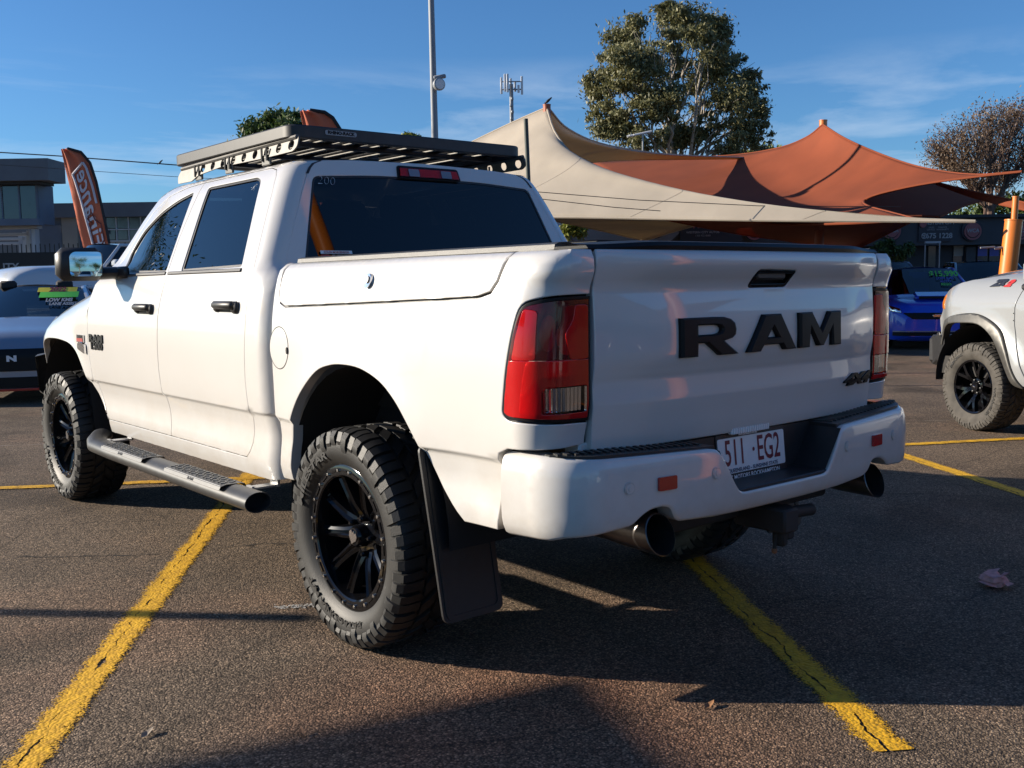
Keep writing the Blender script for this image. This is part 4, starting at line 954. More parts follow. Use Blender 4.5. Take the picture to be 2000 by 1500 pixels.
def wheel_a(loc, par, rz=0.):
    """black deep-dish wheel: bolted outer ring, ten thin spokes"""
    w = part('wheel', par, loc, (R_(17),0,rz))
    q = MB(); tyre_mesh(q); ty = q.obj('tyre', 'rubber', w, ang=30)
    side_text(ty, 'MILESTAR', .318, .80+R_(17), .1585, .040, 'side_letters', sx=1.9)
    side_text(ty, 'PATAGONIA M/T', .318, math.pi-.25+R_(17), .1585, .034, 'side_letters', sx=1.6)
    q = MB()
    q.lathe([(.12,.262),(-.10,.262),(-.118,.270),(-.123,.2775),(-.130,.2765),(-.133,.270),(-.133,.238),(-.128,.232),(-.105,.229),(-.02,.222),(.02,.20),(.02,.05)], 72)
    for k in range(20):                                          # pockets round the ring
        a = 2*math.pi*k/20; c = Vector((-.1335, .254*math.sin(a), .254*math.cos(a))); rm = Matrix.Rotation(-a,3,'X')
        q.box(c, (.006,.040,.006), rot=rm); 
    rim_ = q.obj('rim', 'black_gloss', w, ang=35)
    bolt = None
    for k in range(20):
        a = 2*math.pi*(k+.5)/20; c = Vector((-.137, .2555*math.sin(a), .2555*math.cos(a)))
        if bolt is None: q = MB(); q.lathe([(-.005,.0),(-.004,.0062),(.006,.0072)], 8); bolt = q.obj('ring_bolt', 'chrome', w, ang=30); bolt.location = c
        else: dup(bolt, w, c)
    for k in range(10):
        a = 2*math.pi*(k+.1)/10; rm = Matrix.Rotation(-a,3,'X'); q = MB()
        P = [(-.055,.07,.026),(-.075,.12,.021),(-.088,.18,.019),(-.098,.229,.023)]; V = []
        for x, r, hw in P:
            for dx, yy in ((.030,-hw-.006),(0,-hw),(-.006,-hw*.45),(.004,0),(-.006,hw*.45),(0,hw),(.030,hw+.006)): V.append(rm @ Vector((x+dx, yy, r)))
        q.add(V, [(i*7+j,(i+1)*7+j,(i+1)*7+j+1,i*7+j+1) for i in range(3) for j in range(6)]); q.obj('spoke', 'black_gloss', w, ang=25)
    q = MB(); q.lathe([(.03,.098),(-.035,.098),(-.055,.088),(-.060,.060),(-.060,.0)], 40); q.obj('hub', 'black_gloss', w, ang=35)
    q = MB()
    for k in range(5):
        a = 2*math.pi*k/5; q = MB(); q.lathe([(-.055,.011),(-.080,.011),(-.088,.006),(-.088,0)], 10, Matrix.Translation((0,.070*math.sin(a),.070*math.cos(a)))); q.obj('wheel_nut', 'black_gloss', w, ang=30)
    q = MB(); q.lathe([(-.05,.044),(-.092,.042),(-.104,.034),(-.106,0)], 28); cap = q.obj('centre_cap', 'black_gloss', w, ang=40)
    q = MB(); q.prism([(0,-.030),(.012,-.016),(.024,-.006),(.027,.012),(.016,.024),(.006,.014),(0,.026),(-.006,.014),(-.016,.024),(-.027,.012),(-.024,-.006),(-.012,-.016)], .004, lambda x,y,z: Vector((-.1055-z, -x, y)) if True else None)
    q.obj('cap_emblem', 'chrome', w, smooth=False)
    q = MB(); q.lathe([(.035,.06),(.03,.19),(.05,.19),(.05,.06)], 40); q.obj('brake_disc', 'under', w)
    return w
mk = wheel_a((-.862,0,HR), T)
wl2 = dup(mk, T, (-.862,HP,HR)); wl2.rotation_euler = (R_(40),0,0)
w3 = dup(mk, T, (.862,0,HR)); w3.rotation_euler = (0,0,math.pi); w4 = dup(mk, T, (.862,HP,HR)); w4.rotation_euler = (0,0,math.pi)
# ---- roof rack
RK = part('roof_rack', T); y0, y1, xh = .925, 2.30, .685
q = MB()
def rring(z, d): return [(x, y, z) for x, y in fil([(-xh+d,y0+d),(xh-d,y0+d),(xh-d,y1-d),(-xh+d,y1-d)], max(.02,.075-d), 6)]
Z0, Z1 = 2.022, 2.080; rings = [rring(Z0,.003), rring(Z0+.004,0), rring(Z1-.006,0), rring(Z1,.006), rring(Z1,.050), rring(Z0+.02,.052), rring(Z0,.045)]
n = len(rings[0]); q.add([p for r in rings for p in r], [(i*n+j, i*n+(j+1)%n, ((i+1)%7)*n+(j+1)%n, ((i+1)%7)*n+j) for i in range(7) for j in range(n)])
q.obj('rack_frame', 'rack_black', RK, ang=22)
for k in range(8):
    x = -.56+1.12*k/7; q = MB(); q.box((x,(y0+y1)/2,Z1-.018), (.098,y1-y0-.09,.030), b=.006); q.box((x-.03,(y0+y1)/2,Z1-.038), (.012,y1-y0-.10,.014)); q.box((x+.03,(y0+y1)/2,Z1-.038), (.012,y1-y0-.10,.014)); q.obj('slat', 'rack_grey', RK, smooth=False)
for yb_ in (1.15,1.62,2.08): q = MB(); q.box((0,yb_,Z0+.004), (1.28,.045,.022), b=.004); q.obj('crossbar', 'rack_black', RK, smooth=False)
sk = fil([(-.083,-.011),(.083,-.011),(.083,.011),(-.083,.011)], .010)
q = MB(); q.prism(sk, .002, lambda x,y,z: Vector((-.425+x,y0-.0015-z,Z0+.033+y))); lb = q.obj('maker_label', 'grey_print', RK, smooth=False)
text_obj('label_text', 'RHINO-RACK', .020, lambda x,y,z=0.: Vector((-.425+x,y0-.0045,Z0+.033+y)), 'satin_black', RK, bold=.0012, sx=1.15)
for sg in (-1,1):
    top = [(.885,2.020),(1.3,2.012),(1.7,2.006),(2.0,2.002),(2.22,1.998)]
    bot = [(2.255,1.962),(2.235,1.922),(2.05,1.920),(1.97,1.945),(1.70,1.962),(1.44,1.958),(1.19,1.955),(.92,1.957),(.885,1.975)]
    hs = [circ(.945+.122*k, 1.988-.0012*k, .0255 if k else .028, 18, .0225) for k in range(9)]
    q = MB(); q.prism(fil(top+bot, .012, 2), .008, lambda a,b,z: Vector((sg*(.655+ (2.02-b)*.25 + z), a, b)), holes=hs); q.obj('backbone_plate', 'rack_grey', RK, ang=30)
    q = MB()
    q.tube([(sg*.662,.90,2.019),(sg*.665,2.22,2.000)], .012, n=8)
    for yb_ in (1.19,1.60,1.98): q.box((sg*.672,yb_,1.945), (.012,.085,.05), b=.004); q.tube([(sg*.684,yb_-.025,1.94),(sg*.684,yb_-.025,2.0)], .006, n=6); q.tube([(sg*.684,yb_+.025,1.94),(sg*.684,yb_+.025,2.0)], .006, n=6)
    q.obj('rack_leg', 'rack_grey', RK, ang=30)
# small aerial base on the roof
q = MB(); q.box((-.22,1.02,1.958), (.06,.13,.03), b=.012); q.obj('roof_aerial', 'black_plastic', T)
# ---- inside the cab
q = MB(); q.box((0,1.7,.98), (1.7,1.9,.06)); q.box((0,1.05,1.18), (1.5,.5,.30), b=.06); q.box((0,.90,1.42), (1.5,.16,.45), rot=Matrix.Rotation(.18,3,'X'), b=.05)
q.box((0,2.68,1.30), (1.62,.45,.20), b=.05); q.obj('cabin_floor', 'seat', T)
for sg in (-1,1):
    q = MB(); q.box((sg*.42,2.02,1.18), (.52,.54,.22), b=.06); q.box((sg*.42,1.78,1.45), (.50,.16,.58), rot=Matrix.Rotation(.2,3,'X'), b=.06); q.box((sg*.42,1.73,1.79), (.26,.09,.16), b=.04); q.obj('front_seat', 'seat', T)
    q = MB(); q.box((sg*.45,.88,1.68), (.26,.08,.13), b=.04); q.obj('headrest', 'seat', T)
q = MB(); q.lathe([(-.015,.19),(0,.205),(.015,.19),(0,.175)], 28, Matrix.Translation((.42,2.36,1.40)) @ Matrix.Rotation(R_(115),4,'Z') @ Matrix.Rotation(R_(0),4,'Y'), closed=True); q.obj('steering_wheel', 'seat', T)
# ================================================================== the far side of the yard (things that stand square to the view use local axes: x right, y away)
mat('sail_beige', (.52,.455,.37), .85, var=.11, vscale=1.1, bump=.25, bscale=5); mat('sail_orange', (.265,.060,.020), .85, var=.12, vscale=1.1, bump=.25, bscale=5)
for nm in ('sail_beige', 'sail_orange'):                      # woven cloth lets some light through
    m = M[nm]; nt = m.node_tree; b = nt.nodes['Principled BSDF']; t = nt.nodes.new('ShaderNodeBsdfTranslucent'); mi = nt.nodes.new('ShaderNodeMixShader'); mi.inputs[0].default_value = .30
    t.inputs[0].default_value = (.45,.36,.20,1) if 'beige' in nm else (.42,.07,.015,1)
    nt.links.new(b.outputs[0], mi.inputs[1]); nt.links.new(t.outputs[0], mi.inputs[2]); nt.links.new(mi.outputs[0], nt.nodes['Material Output'].inputs[0])
mat('orange_paint', (.62,.17,.015), .4, coat=.4, var=.06, vscale=2); mat('rust_paint', (.30,.075,.03), .5, var=.1, vscale=3)
mat('hem', (.42,.38,.32), .8); mat('galv', (.30,.31,.32), .5, metal=.4, var=.15, vscale=4); mat('pole_grey', (.20,.22,.25), .55, var=.1, vscale=2)
mat('pole_green', (.03,.045,.04), .6); mat('wire', (.02,.02,.022), .6); mat('antenna_white', (.62,.64,.66), .5)
mat('wall_dark', (.030,.034,.040), .7, var=.12, vscale=1.5); mat('wall_charcoal', (.052,.058,.066), .7, var=.1, vscale=1.5); mat('fascia_grey', (.13,.14,.155), .7, var=.1, vscale=1.5); mat('wall_grey', (.16,.165,.17), .8, var=.1, vscale=1.2)
mat('wall_blue', (.12,.15,.20), .7, var=.1, vscale=1.2); mat('wall_beige', (.34,.31,.27), .8, var=.08, vscale=1.5); mat('wall_pale', (.42,.44,.46), .75, var=.06, vscale=1.5)
mat('window_glass', (.030,.045,.065), .06, spec=.8, coat=.5); mat('window_frame', (.5,.52,.54), .5); mat('fence_black', (.008,.008,.009), .5)
mat('flag_orange', (.55,.13,.06), .8, var=.05, vscale=4); mat('flag_edge', (.01,.01,.012), .7); mat('banner_black', (.01,.01,.011), .6)
mat('flag_print', (.55,.52,.55), .8); mat('flag_dark_print', (.16,.04,.03), .8)
mat('logo_red', (.45,.03,.03), .5); mat('logo_pink', (.30,.10,.10), .6); mat('sign_navy', (.018,.022,.034), .5); mat('green_print', (.12,.62,.06), .5); mat('yellow_print', (.62,.52,.02), .5); mat('blue_print', (.10,.12,.45), .5)
mat('bird_black', (.012,.012,.013), .7)
def bgp(u, d, z=0.): p = at(u, 553.5, d); return Vector((p.x, p.y, z))
def lz(v, d, u=1000): return at(u, v, d).z                    # height of what shows at row v at distance d
def sailp(*pts): return [at(*p) for p in pts]
def sail(name, label, m, e0, e1, e2, e3, n=26, seams=()):
    o = coons(name, sailp(*e0), sailp(*e1), sailp(*e2), sailp(*e3), m, n=n)
    s = o.modifiers.new('thick', 'SOLIDIFY'); s.thickness = .006
    def hem(es):
        for e in es:
            q = MB(); P = sailp(*e); k = len(P)
            pts = []
            for i in range(25):
                t = i/24*(k-1); a = min(int(t), k-2); uu = t-a
                if k == 2: pts.append(P[0].lerp(P[1], t))
                else:
                    p0 = P[a-1] if a > 0 else P[a]*2-P[a+1]; p1, p2 = P[a], P[a+1]; p3 = P[a+2] if a+2 < k else P[a+1]*2-P[a]
                    pts.append(.5*((2*p1)+(p2-p0)*uu+(2*p0-5*p1+4*p2-p3)*uu*uu+(3*p1-p0-3*p2+p3)*uu**3))
            q.tube(pts, .022, n=6); q.obj('hem', m, o)
    hem((e0, e1, e2, e3)); gv = [v.co.copy() for v in o.data.vertices]; w_ = n+1
    for ax, k in seams:
        k = int(k*n); L = [gv[i*w_+k] if ax == 'u' else gv[k*w_+i] for i in range(w_)]; q = MB(); q.tube([p+(CAM-p).normalized()*.006 for p in L], .007, n=5); q.obj('seam', m, o)
    return tag(o, label, 'shade sail', 'shade sails over the car yard')
E1 = (600,438,24)
s1 = sail('shade_sail', 'large beige shade sail with a long low corner reaching to the right', 'sail_beige',
     [(1068,210,20),(1086,262,19.2),(1130,312,18.4),(1210,352,17.5),(1330,388,16.6),(1480,412,15.7),(1660,424,14.8),(1905,432,14)],
     [(1905,432,14),(1905,432.6,14)],
     [E1,(850,428,19),(1065,424,17.4),(1300,427.5,16.2),(1550,431,15.1),(1905,432.6,14)],
     [(1068,210,20),(1000,240,20.6),(915,281,21.4),(800,340,22.6),E1], seams=(('u',.27),('u',.55),('u',.82)))
sail('shade_sail', 'beige shade sail seen from below, behind the peak of the larger beige sail', 'sail_beige',
     [(1072,212,20.1),(1110,252,22),(1180,282,24),(1290,300,26.5),(1400,306,28.5),(1500,308.5,30)],
     [(1500,308.5,30),(1500,309.5,30)],
     [(1060,330,25),(1190,314,26),(1330,311,28),(1500,309.5,30)],
     [(1072,212,20.1),(1066,250,21),(1062,290,23),(1060,330,25)])
sail('shade_sail', 'olive beige sail corner hanging low under the long straight hem', 'sail_beige',
     [(1020,418,19),(1200,416,19),(1440,420,19)],
     [(1440,420,19),(1370,437,22),(1310,454,25.5),(1259,470,28.6)],
     [(1020,419,19),(1150,445,24),(1259,470,28.6)],
     [(1020,418,19),(1020,419,19)], n=18)
sail('shade_sail', 'large orange shade sail peaking on the post right of the tall tree', 'sail_orange',
     [(1150,316,34),(1300,309,32),(1430,303,30),(1520,289,28.2),(1575,268,27),(1607,243,26)],
     [(1607,243,26),(1650,270,24.8),(1720,301,23),(1800,327,21),(1900,341,19.2),(1996,335,18)],
     [(1790,428,17),(1740,415,18.2),(1697,403,19.6),(1687,393,20.6),(1715,379,20.4),(1800,360,19.6),(1900,346,18.7),(1996,335,18)],
     [(1150,316,34),(1220,360,29),(1330,412,24),(1480,436,20),(1640,437,18),(1790,428,17)], n=34, seams=(('v',.45),('u',.4)))
sail('shade_sail', 'orange sail underside showing through the curved cut of the large orange sail', 'sail_orange',
     [(1670,398,24),(1730,372,24.5),(1800,356,25),(1870,372,24.5),(1942,386,24)],
     [(1942,386,24),(1885,402,23.2),(1835,424,22.4)],
     [(1672,400,24),(1740,418,23.2),(1835,424,22.4)],
     [(1670,398,24),(1672,400,24)], n=18)
sail('shade_sail', 'dark maroon sail edge running behind the top of the thick orange post', 'sail_orange',
     [(1828,356,21),(1900,374,20),(2020,400,18.5)], [(2020,400,18.5),(2020,414,18.2)], [(1830,360,21),(1910,388,20),(2020,414,18.2)], [(1828,356,21),(1830,360,21)], n=10)
sail('shade_sail', 'orange sail corner hanging low between the two thin orange posts', 'sail_orange',
     [(1280,424,18.4),(1500,424,18.4),(1800,422,18)],
     [(1800,422,18),(1752,447,21),(1706,470,25),(1660,493,28.6)],
     [(1280,425,18.4),(1440,456,22),(1560,474,25.5),(1660,493,28.6)],
     [(1280,424,18.4),(1280,425,18.4)], n=20)
# ---- posts
def post(label, top, bot, r, m='orange_paint', name='sail_post', cat='post', group='posts of the shade sails', extra=None):
    A, B = at(*top), at(*bot); dr = (B-A); k = (B.z)/-(dr.z) if dr.z else 0; B = B + dr*max(0, k)
    B.z = 0; t = thing(name, label, cat, B, 0, group); q = MB(); q.tube([(0,0,0), A-B], r, n=20); q.obj('pole', m, t)
    q = MB(); q.box((0,0,.015), (r*4,r*4,.03), b=.006); q.obj('base_plate', m, t)
    d = (A-B).normalized(); q = MB(); q.tube([A-B, A-B+d*.02], r*1.06, n=20); q.obj('cap', m, t)
    if extra: extra(t, A-B, d)
    return t
def shackle(t, top, d):
    q = MB(); c = top-d*.35; q.tube([c, c-HR_*.22+Vector((0,0,-.02))], .018, n=8); q.tube([c-HR_*.22, c-HR_*.42+Vector((0,0,-.01))], .012, n=8); q.obj('turnbuckle', 'galv', t)
post('thick orange post at the right edge, its lower length a fat angled tube', (1980,432,14), (1965,560,14), .115, extra=shackle)
post('thin upper orange post poking above the thick one at right', (1984,386,15), (1980,440,15), .045)
post('rusty red post at the peak of the large beige sail', (1068,206,20), (1074,420,20), .075, 'rust_paint')
post('orange post under the peak of the large orange sail', (1608,236,26.3), (1604,480,26.3), .10, 'orange_paint')
post('slim orange post standing under the low orange sail corner', (1601,430,22), (1599,500,22), .095, 'rust_paint')
post('short orange post just right of the cab rear pillar', (1069,422,18), (1073,470,18), .06, 'orange_paint')
# ---- light pole, sign pole, phone tower, aerial
b = bgp(857,25); t = thing('light_pole', 'tall grey light pole with a camera and floodlight rising behind the roof rack', 'light pole', b, BG)
q = MB(); q.tube([(0,0,0),(-.02,0,5),(-.05,0,11)], [.10,.085,.06], n=14); q.obj('pole', 'pole_grey', t)
zc = lz(152,25,857); q = MB(); q.box((.14,-.10,zc), (.30,.10,.09), rot=Matrix.Rotation(-.15,3,'Y'), b=.02); q.tube([(0,0,zc-.03),(.10,-.05,zc-.02)], .02, n=8); q.obj('security_camera', 'pole_grey', t)
zc = lz(168,25,857); q = MB(); q.lathe([(-.10,.06),(-.04,.13),(.05,.15),(.09,.15),(.10,.12)], 16, Matrix.Translation((.10,-.16,zc)) @ Matrix.Rotation(R_(-60),4,'Z')); q.tube([(0,0,zc+.05),(.06,-.1,zc+.02)], .025, n=8); q.obj('floodlight', 'galv', t)
q = MB(); q.lathe([(.101,.0),(.101,.12)], 16, Matrix.Translation((.10,-.16,zc)) @ Matrix.Rotation(R_(-60),4,'Z')); q.obj('lamp_glass', 'antenna_white', t)
A, B = at(1027,232,13), at(1035,420,13); B = B + (B-A)*(B.z/(A.z-B.z)); t = thing('sign_pole', 'thin dark green pole in front of the beige sail', 'pole', (B.x,B.y,0)); q = MB(); q.tube([(0,0,0), A-B], .028, n=10); q.obj('pole', 'pole_green', t)
b = bgp(1004,120); t = thing('phone_tower', 'distant phone mast crowned by pale antenna panels', 'phone mast', b, BG); zt = lz(185,120,1004)
q = MB(); q.tube([(0,0,0),(0,0,zt+1.2)], [.32,.22], n=10); q.obj('mast', 'pole_grey', t)
q = MB(); q.tube([(-1.2,0,zt+.6),(1.3,0,zt+.6)], .08, n=8); q.tube([(-1.2,.0,zt+1.5),(1.2,0,zt+1.5)], .07, n=8); q.tube([(0,-.9,zt+.9),(0,.9,zt+.9)], .07, n=8); q.obj('headframe', 'galv', t)
for x, y, z0, z1 in ((-1.15,0,.1,2.0),(-.72,-.4,.3,2.3),(-.42,-.5,.2,2.3),(-.05,.1,.5,1.9),(.45,.3,.4,1.5),(.85,-.1,.2,1.1),(1.25,0,.0,2.1)):
    q = MB(); q.box((x,y,zt+(z0+z1)/2), (.26,.16,z1-z0), b=.04); q.obj('antenna_panel', 'antenna_white', t)
q = MB(); [q.box((rx,-.25,zt-.5-k*.75), (.3,.3,.35), b=.05) for k, rx in enumerate((.1,-.05,.12,0))]; tag(q.obj('equipment_boxes', 'galv', t), kind='stuff')
b = bgp(1250,34); t = thing('roof_aerial', 'pale tilted television aerial on a thin stem in front of the tall tree', 'aerial', b, BG); zt = lz(261,34,1245)
q = MB(); q.tube([(.1,0,0),(.1,0,zt)], .025, n=8); q.obj('stem', 'galv', t); q = MB(); q.tube([(-.42,0,zt-.09),(.40,0,zt+.07)], .035, n=8); q.tube([(-.36,-.3,zt-.08),(-.36,.3,zt-.08)], .015, n=6); q.tube([(-.2,-.25,zt-.05),(-.2,.25,zt-.05)], .015, n=6); q.obj('boom', 'antenna_white', t)
# ---- wires and birds
def wire(label, pts, r=.012):
    P = [at(*p) for p in pts]; Q = []
    for i in range(len(P)-1):
        for k in range(12): tt = k/12; Q.append(P[i].lerp(P[i+1], tt))
    Q.append(P[-1]); q = MB(); q.tube(Q, r, n=5); tag(q.obj('overhead_wire', 'wire'), label, 'wire', 'overhead wires')
wire('upper overhead wire above the grey buildings on the left', [(-60,294,38),(120,305,38),(340,322,38),(600,338,38)], .022)
wire('fainter lower overhead wire behind the orange banner', [(-60,318,40),(120,330,40),(340,345,40),(600,358,40)], .010)
wire('upper wire sagging in front of the beige sail', [(960,366,15.5),(1040,374,15.5),(1250,391,15.5),(1480,402,15.5),(1760,404,15.5)], .006)
wire('lower wire sagging in front of the beige sail', [(960,374,15.2),(1050,388,15.2),(1200,405,15.2),(1290,412,15.2)], .006)
def bird(label, p, s, rz):
    t = thing('bird', label, 'bird', p, rz); q = MB(); q.lathe([(-.16*s,.004),(-.10*s,.035*s),(0,.055*s),(.08*s,.045*s),(.12*s,.034*s),(.155*s,.036*s),(.19*s,.022*s),(.225*s,.003)], 12, Matrix.Translation((0,0,.10*s)) @ Matrix.Rotation(R_(-42),4,'Y')); q.box((-.15*s,0,.0*s), (.14*s,.035*s,.012*s), rot=Matrix.Rotation(R_(-50),3,'Y')); q.tube([(0,.02*s,.07*s),(0,.02*s,0)], .006*s, n=5); q.tube([(0,-.02*s,.07*s),(0,-.02*s,0)], .006*s, n=5)
    q.obj('body', 'bird_black', t)
bird('small dark bird perched on the rusty post of the beige sail', at(1069,204,20)+Vector((.03,.02,.02)), .5, BG)
bird('tiny dark bird sitting on the upper overhead wire', at(313,320,38), .6, BG)
# ---- feather banners
def feather(label, outline, d, sg_print=True):
    base = bgp(outline['base'][0], d); t = thing('feather_banner', label, 'banner', base, BG, 'feather banners'); inv = Matrix.Rotation(-BG,4,'Z') @ Matrix.Translation(-base)
    L = [inv @ at(u,v,d) for u,v in outline['left']]; Rr_ = [inv @ at(u,v,d) for u,v in outline['right']]
    def smp(P, tt): x = min(tt*(len(P)-1), len(P)-1-1e-6); i = int(x); return P[i].lerp(P[i+1], x-i)
    n, m_ = 40, 12; V = []
    for i in range(n+1):
        for j in range(m_+1):
            p = smp(L,i/n).lerp(smp(Rr_,i/n), j/m_); p.y += .035*math.sin(j*1.15+i*.10)*(1-i/n)**1.5; V.append(p)
    q = [(i*(m_+1)+j,i*(m_+1)+j+1,(i+1)*(m_+1)+j+1,(i+1)*(m_+1)+j) for i in range(n) for j in range(m_+1-1)]
    cl = mobj('cloth', V, q, 'flag_orange', t, ang=180); sd_ = cl.modifiers.new('thick','SOLIDIFY'); sd_.thickness = .004; sd_.offset = 0
    q = MB(); P = [smp(Rr_, i/30)+Vector((.0,0,0)) for i in range(31)]; q.tube(P + [Vector((Rr_[-1].x+.03,0,.0))], .026, n=8); q.obj('pole', 'flag_edge', t)
    q = MB(); q.box((Rr_[-1].x,0,.04), (.6,.6,.06), b=.02); q.obj('ground_stand', 'flag_edge', t)
    return t, (lambda a, bb: smp(L,a).lerp(smp(Rr_,a),bb)+Vector((0,-.03,0)))
d = 19.
t, fm_ = feather('orange banner with mirrored Finance lettering on the left', dict(base=(215,540), left=[(119,291),(127,330),(136,368),(145,408),(153,445),(161,476),(169,512)], right=[(132,290),(158,297),(176,318),(188,355),(199,405),(211,462),(220,510)]), d)
# printed from the other side, so the word shows mirrored: runs up the banner with letter tops to the right
def fpr(x, y, z=0.): return fm_(.60-x/2.05, .60+y/.62)
text_obj('banner_text', 'Finance', .40, fpr, 'flag_print', t, bold=.006)
q = MB()
for (a0,b0),(a1,b1) in (((.27,.28),(.27,.82)),((.27,.28),(.86,.40)),((.27,.82),(.62,.86))):
    P = [fm_(a0+(a1-a0)*k/10, b0+(b1-b0)*k/10) for k in range(11)]; q.tube(P, .022, n=4)
q.obj('banner_border', 'flag_print', t, smooth=False)
q = MB(); car = [(-.34,.0),(-.34,.10),(-.22,.14),(-.12,.25),(.12,.25),(.22,.14),(.36,.10),(.36,0),(.27,0),(.22,.06),(.15,0),(-.13,0),(-.19,.06),(-.26,0)]
P = [fm_(.80-x/2.4, .62+(y-.1)/.62) for x,y in car]; q.tube(P+[P[0]], .014, n=4); q.obj('banner_car_icon', 'flag_dark_print', t, smooth=False)
feather('second orange banner, only its curved top showing above the roof rack', dict(base=(700,540), left=[(586,216),(594,262),(605,310),(618,365),(630,420),(640,480)], right=[(606,215),(634,219),(650,230),(664,252),(682,300),(696,370),(710,470)]), 15.)
# ================================================================== buildings, fence
def bld(name, label, cat, u, d, group=None): return thing(name, label, cat, bgp(u,d), BG, group)
def bx(par, name, m, u0, u1, v0, v1, d, dep=.3, z0=None, proud=0., b=.0, uo=None):      # a box that fills (u0..u1, v0..v1) of the view at distance d
    o = par.location; inv = Matrix.Rotation(-BG,4,'Z') @ Matrix.Translation(-Vector(o))
    um = (u0+u1)/2; A, B = inv @ at(u0, (v0+v1)/2, d), inv @ at(u1, (v0+v1)/2, d); t_, bo_ = at(um, v0, d).z, (at(um, v1, d).z if z0 is None else z0)
    q = MB(); q.box(((A.x+B.x)/2, A.y+dep/2-proud, (t_+bo_)/2), (B.x-A.x, dep, t_-bo_), b=b); return q.obj(name, m, par, smooth=False)
def btext(par, body, u, v, d, size, m, name='sign_text', **kw):
    inv = Matrix.Rotation(-BG,4,'Z') @ Matrix.Translation(-Vector(par.location)); c = inv @ at(u,v,d); c.y -= kw.pop('proud', .06)
    return text_obj(name, body, size, lambda x,y,z=0.: c+Vector((x,0,y)), m, par, **kw)
d = 42.
t = bld('office_building', 'two storey grey office building with an overhanging upper floor at far left', 'building', 30, d)
bx(t, 'roof_fascia', 'fascia_grey', -90, 94, 310, 353, d, 1.6); 
q = MB(); inv = Matrix.Rotation(-BG,4,'Z') @ Matrix.Translation(-Vector(t.location))
bx(t, 'soffit', 'wall_dark', -90, 80, 353, 360, d+.3, 1.2)
up = bx(t, 'upper_wall', 'wall_blue', -90, 76, 360, 438, d+.8, 1.4)
for k in range(4): bx(t, 'window', 'window_glass', -60+k*34, -60+k*34+30, 360, 428, d+.8, .1, proud=.06); bx(t, 'window_mullion', 'window_frame' if False else 'wall_blue', -60+k*34+30, -60+k*34+33, 360, 428, d+.8, .12, proud=.09)
bx(t, 'sill_beam', 'wall_blue', -90, 78, 428, 441, d+.6, .5, proud=.1)
bx(t, 'ground_floor_beam', 'wall_pale', -90, 72, 441, 447, d+1, .5)
for k, (u, dd) in enumerate(((66,1),(56,3),(48,5),(40,7))): bx(t, 'column', 'wall_pale', u-3, u+4, 447+k*3, 520, d+dd, .4, z0=0)
for k in range(3): bx(t, 'portal_beam', 'wall_pale', -40, 56-k*8, 455+k*9, 460+k*9, d+3+2*k, .4)
bx(t, 'ground_floor_wall', 'wall_grey', -90, 60, 447, 520, d+9, .4, z0=0)
d = 46.
t = bld('low_building', 'low grey building with a roller door and framed windows behind the orange banner', 'building', 220, d)
bx(t, 'roof_fascia', 'fascia_grey', 72, 700, 393, 421, d, 4.); bx(t, 'wall', 'wall_blue', 72, 700, 421, 520, d+.4, .3, z0=0)
bx(t, 'roller_door', 'wall_blue', 78, 122, 440, 520, d+.3, .1, z0=0); bx(t, 'wall_panel', 'wall_beige', 122, 152, 422, 520, d+.2, .2, z0=0)
for i in range(9):
    for j in range(2):
        u0 = 204+i*24; w = bx(t, 'window', 'window_glass', u0, u0+21, 424+j*24, 446+j*22, d+.3, .06)
    bx(t, 'window_frame', 'window_frame', 202+i*24, 204+i*24, 421, 470, d+.25, .1)
bx(t, 'window_frame', 'window_frame', 202, 420, 446, 448, d+.22, .1); bx(t, 'window_frame', 'window_frame', 202, 420, 468, 471, d+.22, .1)
bx(t, 'sill_panel', 'wall_pale', 202, 420, 471, 482, d+.3, .2)
d = 30.
t = bld('palisade_fence', 'black palisade fence carrying a black banner at far left', 'fence', 60, d)
inv = Matrix.Rotation(-BG,4,'Z') @ Matrix.Translation(-Vector(t.location)); x0 = (inv @ at(-40,500,d)).x; x1 = (inv @ at(330,500,d)).x; zt = lz(478,d,60)
for i in range(int((x1-x0)/.14)):
    q = MB(); x = x0+i*.14; q.box((x,0,zt/2), (.022,.022,zt+(.06 if i%2 else 0))); q.obj('picket', 'fence_black', t, smooth=False)
for z in (.25, zt-.25): q = MB(); q.box(((x0+x1)/2,.02,z), (x1-x0,.03,.05)); q.obj('rail', 'fence_black', t, smooth=False)
bx(t, 'banner', 'banner_black', -40, 175, 494, 560, d-.1, .02)
btext(t, 'ITY', 22, 522, d-.1, .30, 'grey_print', bold=.008, proud=.03, sx=1.1); btext(t, 'MOTORS', 80, 520, d-.1, .25, 'grey_print', bold=.006, proud=.03) if False else None
# ---- shop row on the right
d = 30.
t = bld('shop_building', 'long dark shop front with round logos, signs and windows behind the sails', 'building', 1600, d)
bx(t, 'parapet', 'wall_charcoal', 1085, 2140, 427, 482, d, 5.); bx(t, 'gutter', 'wall_dark', 1085, 2140, 423, 429, d-.15, .2)
bx(t, 'wall', 'wall_dark', 1085, 2140, 482, 600, d+.5, .3, z0=0); bx(t, 'end_wall', 'wall_pale', 1078, 1102, 430, 600, d-.4, 3., z0=0); bx(t, 'side_wall', 'wall_grey', 1102, 1300, 440, 600, d-.2, .2, z0=0)
for u in (1738, 1895): bx(t, 'pier', 'wall_charcoal', u-9, u+9, 482, 600, d+.3, .3, z0=0)
for u0, u1 in ((1862,1882),(1909,1929),(1932,1952)):
    w = bx(t, 'window', 'window_glass', u0, u1, 480, 520, d+.45, .06); bx(t, 'blind', 'blue_print' if u0 > 1900 else 'wall_beige', u0+1, u1-1, 481, 500, d+.44, .01)
    bx(t, 'window_sill', 'wall_pale', u0-1, u1+1, 519, 521, d+.4, .1)
